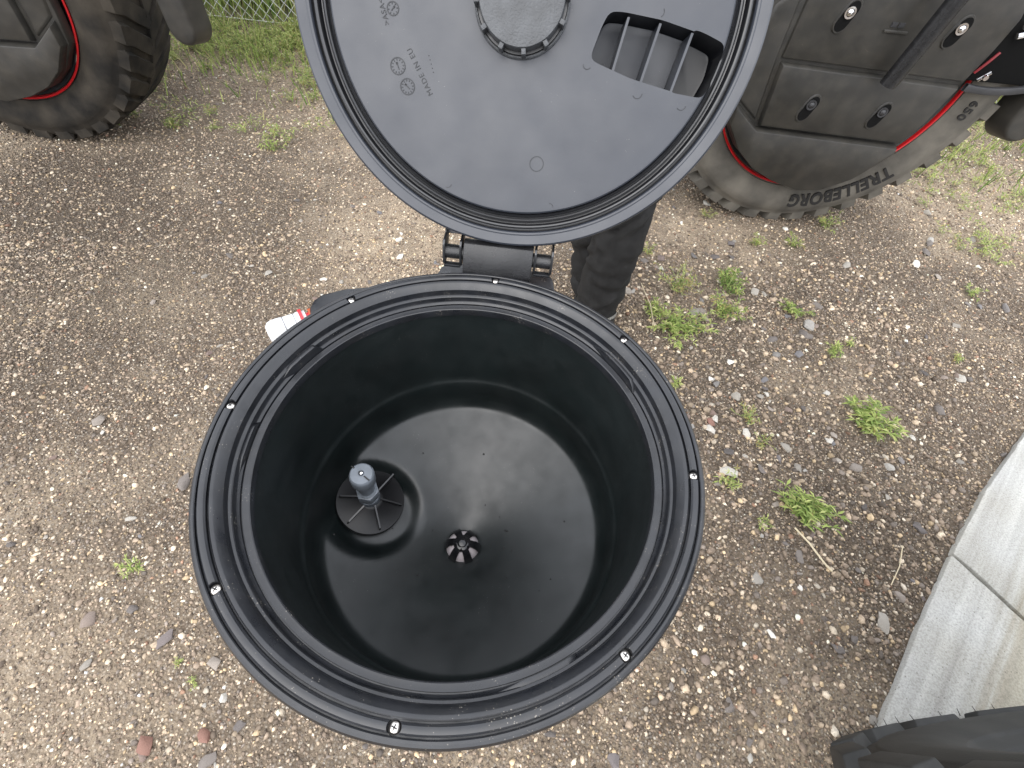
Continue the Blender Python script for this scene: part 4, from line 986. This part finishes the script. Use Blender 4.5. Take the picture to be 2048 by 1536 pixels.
def lid_text(body, size, x, y, ang, sp=1.0):
    me = text_mesh(body, size * S, .0014 * S, .0006 * S * 0, sp); me.materials.clear(); me.materials.append(M_MARK)
    return link('lettering', me, lid, Matrix.Translation(Vector((x * S, y * S, .0008 * S))) @ Matrix.Rotation(R(ang), 4, 'Z'))
lid_text('MADE IN EU', .034, -.474, -.326, 121.7, 1.15)
lid_text('>ASA<', .034, -.645, -.110, 109, 1.05)
mb = MB()
for i in range(5): mb.lathe([(0, .002 * S), (.0022 * S, .002 * S), (.003 * S, -.001 * S)], 8, c=((-.445 + .006 * i) * S, (-.262 - .016 * i) * S, 0))
mb.build('dot_mark', M_MARK, lid, 0)
# hinge ears of the lid (in world, hugging the pin)
def ear(x0, x1, nm='hinge_ear'):
    mb = MB(); t_ = .0028
    side = [(.2345, 1.004), (.2385, .9990), (.2480, 1.0005), (.2600, 1.008), (.2850, 1.040), (.2800, 1.052), (.2580, 1.030), (.2440, 1.031), (.2390, 1.028), (.2355, 1.014)]
    n = len(side)
    for xa in (x0, x1):
        vs = [(xa - t_ / 2, y, z) for y, z in side] + [(xa + t_ / 2, y, z) for y, z in side]
        mb.add(vs, [tuple(range(n))[::-1], tuple(range(n, 2 * n))] + [(i, (i + 1) % n, n + (i + 1) % n, n + i) for i in range(n)])
    mb.box(((x0 + x1) / 2, .272, 1.036), (x1 - x0, .006, .026), Matrix.Rotation(R(-32), 3, 'X'))
    mb.box(((x0 + x1) / 2, .2375, 1.0005), (x1 - x0, .007, .003))
    o = mb.build(nm, M_LIDDARK, lid, 30, .0006); o.matrix_local = LM.inverted(); return o
ear(-.0560, -.0360); ear(.0535, .0735)

# ---------------------------------------------------------------- valve and its bracket on the left
mb = MB(); mb.prism([(-.250, .215), (-.262, .244), (-.262, .262), (-.252, .277), (-.224, .294), (-.165, .312), (-.08, .310), (-.06, .19), (-.20, .16)], .835, .885, .004)
vb = mb.build('valve_bracket', M_RIM, hop, 40, .006, 3)
p0 = Vector((-.252, .246, .862)); p1 = Vector((-.328, .191, .862)); dv = (p1 - p0).normalized()
VM = dv.to_track_quat('Z', 'Y').to_matrix().to_4x4(); VM.translation = p0
mb = MB(); mb.lathe([(0, .027), (.0165, .027), (.017, .032), (.0172, .046), (.0178, .049), (.0178, .060), (.016, .066), (.0115, .070), (0, .071)], 32)
mb.lathe([(.014, .014), (.0168, .014), (.0168, .018), (.014, .018)], 24, close=True); mb.lathe([(.015, .0225), (.0175, .0225), (.0175, .0272), (.015, .0272)], 24, close=True)
va = mb.build('valve', M_WHITE, hop, 40, local=VM)
mb = MB(); mb.lathe([(.0165, .0445), (.0176, .0445), (.0176, .0456), (.0165, .0456)], 28, close=True); mb.lathe([(.0165, .0295), (.0172, .0295), (.0172, .0303), (.0165, .0303)], 28, close=True); mb.box((-.0165, .0, .055), (.003, .006, .008)); mb.build('valve_seam', M_DRAINGREY, va, 30)
mb = MB(); mb.lathe([(.010, .018), (.0200, .018), (.0200, .0225), (.010, .0225)], 24, close=True); mb.lathe([(.012, .0), (.0125, .018), (0, .018)], 20)
mb.build('valve_ring', M_RED, va, 40)
mb = MB(); mb.lathe([(0, -.004), (.0165, -.004), (.0168, .009), (.0, .010)], 28); mb.build('valve_collar', M_ORANGE, va, 40)
mb = MB(); mb.box((.004, -.020, .052), (.012, .012, .018)); mb.tube([(.004, -.016, .050), (.004, -.028, .056)], .006, 12); mb.build('valve_latch', M_RED, va, 30, .002)

# ================================================================== PERSON
per = empty('person', (.266, 1.165, 0), 0.0, label='person in black trousers and dark boots standing behind the hopper lid', cat='person')
def skin_obj(name, joints, edges, m, sub=2):
    me = bpy.data.meshes.new(name); me.from_pydata([j[0] for j in joints], edges, [])
    o = bpy.data.objects.new(name, me); COL.objects.link(o)
    md = o.modifiers.new('s', 'SKIN'); md.use_smooth_shade = True
    for i, j in enumerate(joints):
        r_ = j[1] if isinstance(j[1], tuple) else (j[1], j[1]); me.skin_vertices[0].data[i].radius = r_
    me.skin_vertices[0].data[0].use_root = True
    sb = o.modifiers.new('u', 'SUBSURF'); sb.levels = sub; sb.render_levels = sub
    dg = bpy.context.evaluated_depsgraph_get(); dg.update()
    me2 = bpy.data.meshes.new_from_object(o.evaluated_get(dg), depsgraph=dg); bpy.data.objects.remove(o)
    me2.name = name; me2.materials.clear(); me2.materials.append(m); me2.polygons.foreach_set('use_smooth', [True] * len(me2.polygons))
    return me2
J = [((0, 0, .93), (.13, .09)), ((0, 0, 1.12), (.12, .085)), ((0, .01, 1.32), (.15, .10)), ((0, .015, 1.43), (.10, .07)), ((0, .0, 1.51), .052), ((0, -.01, 1.60), (.072, .085)), ((0, -.012, 1.68), (.075, .095)), ((0, -.005, 1.75), (.05, .065)),
     ((.06, -.02, .86), .074), ((.062, -.07, .48), .054), ((.060, -.068, .12), .038), ((.080, -.098, .045), .034), ((.09, -.21, .035), .026),
     ((-.06, .02, .86), .074), ((-.012, .07, .48), .054), ((.046, .085, .12), .038), ((.046, .055, .045), .034), ((.045, -.06, .035), .026),
     ((.19, .01, 1.40), .055), ((.225, .02, 1.13), .042), ((.12, -.14, 1.16), .032), ((.07, -.20, 1.18), (.034, .018)),
     ((-.19, .01, 1.40), .055), ((-.225, .02, 1.13), .042), ((-.12, -.14, 1.16), .032), ((-.07, -.20, 1.18), (.034, .018))]
E_ = [(0, 1), (1, 2), (2, 3), (3, 4), (4, 5), (5, 6), (6, 7), (0, 8), (8, 9), (9, 10), (10, 11), (11, 12), (0, 13), (13, 14), (14, 15), (15, 16), (16, 17), (3, 18), (18, 19), (19, 20), (20, 21), (3, 22), (22, 23), (23, 24), (24, 25)]
# five fingers on each hand grow from the palm
for sgn, palm in ((1, 21), (-1, 25)):
    pw = Vector(J[palm][0])
    for fi, (dx, ln) in enumerate([(-.024, .062), (-.008, .072), (.009, .068), (.025, .052)]):
        k0 = len(J)
        J.append(((pw.x + dx * 1.0, pw.y - .035, pw.z - .03), .009)); J.append(((pw.x + dx * 1.1, pw.y - .045 - ln * .3, pw.z - .035 - ln * .5), .008)); J.append(((pw.x + dx * 1.1, pw.y - .035 - ln * .3, pw.z - .04 - ln), .0065))
        E_ += [(palm, k0), (k0, k0 + 1), (k0 + 1, k0 + 2)]
    k0 = len(J); J.append(((pw.x - sgn * .036, pw.y + .005, pw.z - .005), .011)); J.append(((pw.x - sgn * .058, pw.y - .03, pw.z - .03), .009)); E_ += [(palm, k0), (k0, k0 + 1)]
bodyo = link('body', skin_obj('body', J, E_, M_SKIN, 2), per)
# face
mb = MB(); mb.tube([(0, -.098, 1.665), (0, -.118, 1.632), (0, -.106, 1.622)], [.008, .014, .010], 8); mb.build('nose', M_SKIN, per, 60)
for sx in (-1, 1):
    mb = MB(); mb.lathe([(0, -.012), (.008, -.009), (.011, 0)], 10, 'Y', c=(sx * .032, -.100, 1.668)); mb.build('eye', M_WHITE, per, 60)
    mb = MB(); mb.tube([(sx * .078, 0, 1.62), (sx * .088, .012, 1.65), (sx * .080, .012, 1.68)], [.008, .014, .010], 8); mb.build('ear', M_SKIN, per, 60)
mb = MB(); mb.tube([(-.026, -.100, 1.588), (0, -.108, 1.586), (.026, -.100, 1.588)], [.004, .007, .004], 8); mb.build('mouth', M_SKIN, per, 60)
mb = MB(); mb.lathe([(.088, .0), (.096, .04), (.088, .085), (.05, .112), (0, .120)], 24, c=(0, .012, 1.675)); mb.build('hair', M_HAIR, per, 60)
# jacket
Jj = [((0, 0, .88), (.165, .115)), ((0, 0, 1.12), (.155, .115)), ((0, .01, 1.32), (.175, .12)), ((0, .015, 1.44), (.11, .08)), ((0, .01, 1.50), .07), ((.185, .012, 1.40), .092), ((.228, .02, 1.13), .062), ((.135, -.12, 1.155), .046), ((-.185, .012, 1.40), .092), ((-.228, .02, 1.13), .062), ((-.135, -.12, 1.155), .046)]
link('jacket', skin_obj('jacket', Jj, [(0, 1), (1, 2), (2, 3), (3, 4), (3, 5), (5, 6), (6, 7), (3, 8), (8, 9), (9, 10)], M_CLOTH, 2), per)
# trousers: two lofted legs with cloth folds meeting in the seat
mb = MB()
for sx in (-1, 1):
    NR_, NS = 64, 40; vs = []; rf = random.Random(5 + sx)
    folds = [(rf.uniform(.10, .75), rf.uniform(0, 6.28), rf.uniform(.006, .013), rf.uniform(-1.3, 1.3), rf.uniform(.009, .020)) for _ in range(30)]
    for i in range(NR_):
        z = .085 + (.97 - .085) * i / (NR_ - 1); u = (z - .085) / .885
        kk = max(0, 1 - u / .95); cx = (.058 if sx > 0 else .046) * kk + sx * .070 * (1 - kk); cy = (-.068 if sx > 0 else .080) * min(1, kk * 1.6) - .012 * math.sin(u * PI)
        a_ = .080 + .010 * u + .035 * max(0, u - .6); b_ = .084 + .012 * u + .03 * max(0, u - .6)
        if u < .10: k_ = 1 - .06 * (1 - u / .10); a_ *= k_; b_ *= k_
        for k in range(NS):
            t_ = 2 * PI * k / NS; d_ = 0
            for fz, fa, am, tilt, wd in folds:
                da = math.atan2(math.sin(t_ - fa), math.cos(t_ - fa)); zz = z - fz - tilt * da * .06
                d_ += -am * math.exp(-(zz / wd) ** 2) * math.exp(-(da / .95) ** 2) + .6 * am * math.exp(-((zz - 1.6 * wd) / wd) ** 2) * math.exp(-(da / .9) ** 2)
            if u < .22: d_ += .007 * math.sin((z - .085) * 62 + .8 * math.sin(t_ * 2 + sx)) * (1 - u / .22)
            vs.append((cx + (a_ + d_) * math.cos(t_), cy + (b_ + d_) * math.sin(t_), z + .012 * math.cos(t_ - 1.2) * (1 - min(1, u * 4))))
    fs = [(i * NS + k, i * NS + (k + 1) % NS, (i + 1) * NS + (k + 1) % NS, (i + 1) * NS + k) for i in range(NR_ - 1) for k in range(NS)]
    fs.append(tuple((NR_ - 1) * NS + k for k in range(NS)))
    mb.add(vs, fs)
tro = mb.build('trousers', M_CLOTH, per, 70)
mb = MB()
for k in range(9):
    t_ = R(-85 + k * 7.5); t2 = R(-85 + (k + 1) * 7.5 - .8)
    mb.add([(.058 + .083 * math.cos(a), -.068 + .088 * math.sin(a), z) for a, z in ((t_, .118), (t2, .118), (t2, .142), (t_, .142))], [(0, 1, 2, 3)])
    mb.add([(.058 + .073 * math.cos(a), -.068 + .078 * math.sin(a), z) for a, z in ((t_, .118), (t2, .118), (t2, .142), (t_, .142))], [(3, 2, 1, 0)])
mb.build('reflective_tab', M_TAB, tro, 40)
# boots
for bx, by in ((.094, -.060), (.045, .085)):
    mb = MB(); sec = []
    for (y, wv, h, zb) in [(.085, .020, .05, .022), (.075, .036, .085, .020), (.045, .046, .135, .020), (.0, .047, .150, .020), (-.035, .045, .125, .020), (-.075, .045, .085, .020), (-.12, .050, .066, .020), (-.16, .050, .058, .020), (-.195, .042, .048, .022), (-.215, .022, .036, .024)]:
        sec.append([(bx + wv * math.cos(a), by + y, zb + (h - zb) * (.5 + .5 * math.sin(a))) for a in np.linspace(0, 2 * PI, 17)[:-1]])
    vs = [p for s_2 in sec for p in s_2]; n = 16
    fs = [(i * n + k, i * n + (k + 1) % n, (i + 1) * n + (k + 1) % n, (i + 1) * n + k) for i in range(len(sec) - 1) for k in range(n)] + [tuple(range(n)), tuple((len(sec) - 1) * n + k for k in range(n))[::-1]]
    mb.add(vs, fs); bo = mb.build('boot', M_BOOT, per, 60)
    mb = MB(); sole = [(bx + .056 * math.cos(a), by - .062 + .158 * math.sin(a)) for a in np.linspace(0, 2 * PI, 25)[:-1]]
    mb.prism(sole, .0, .026, .003); mb.build('sole', M_LETTER, bo, 40, .003)
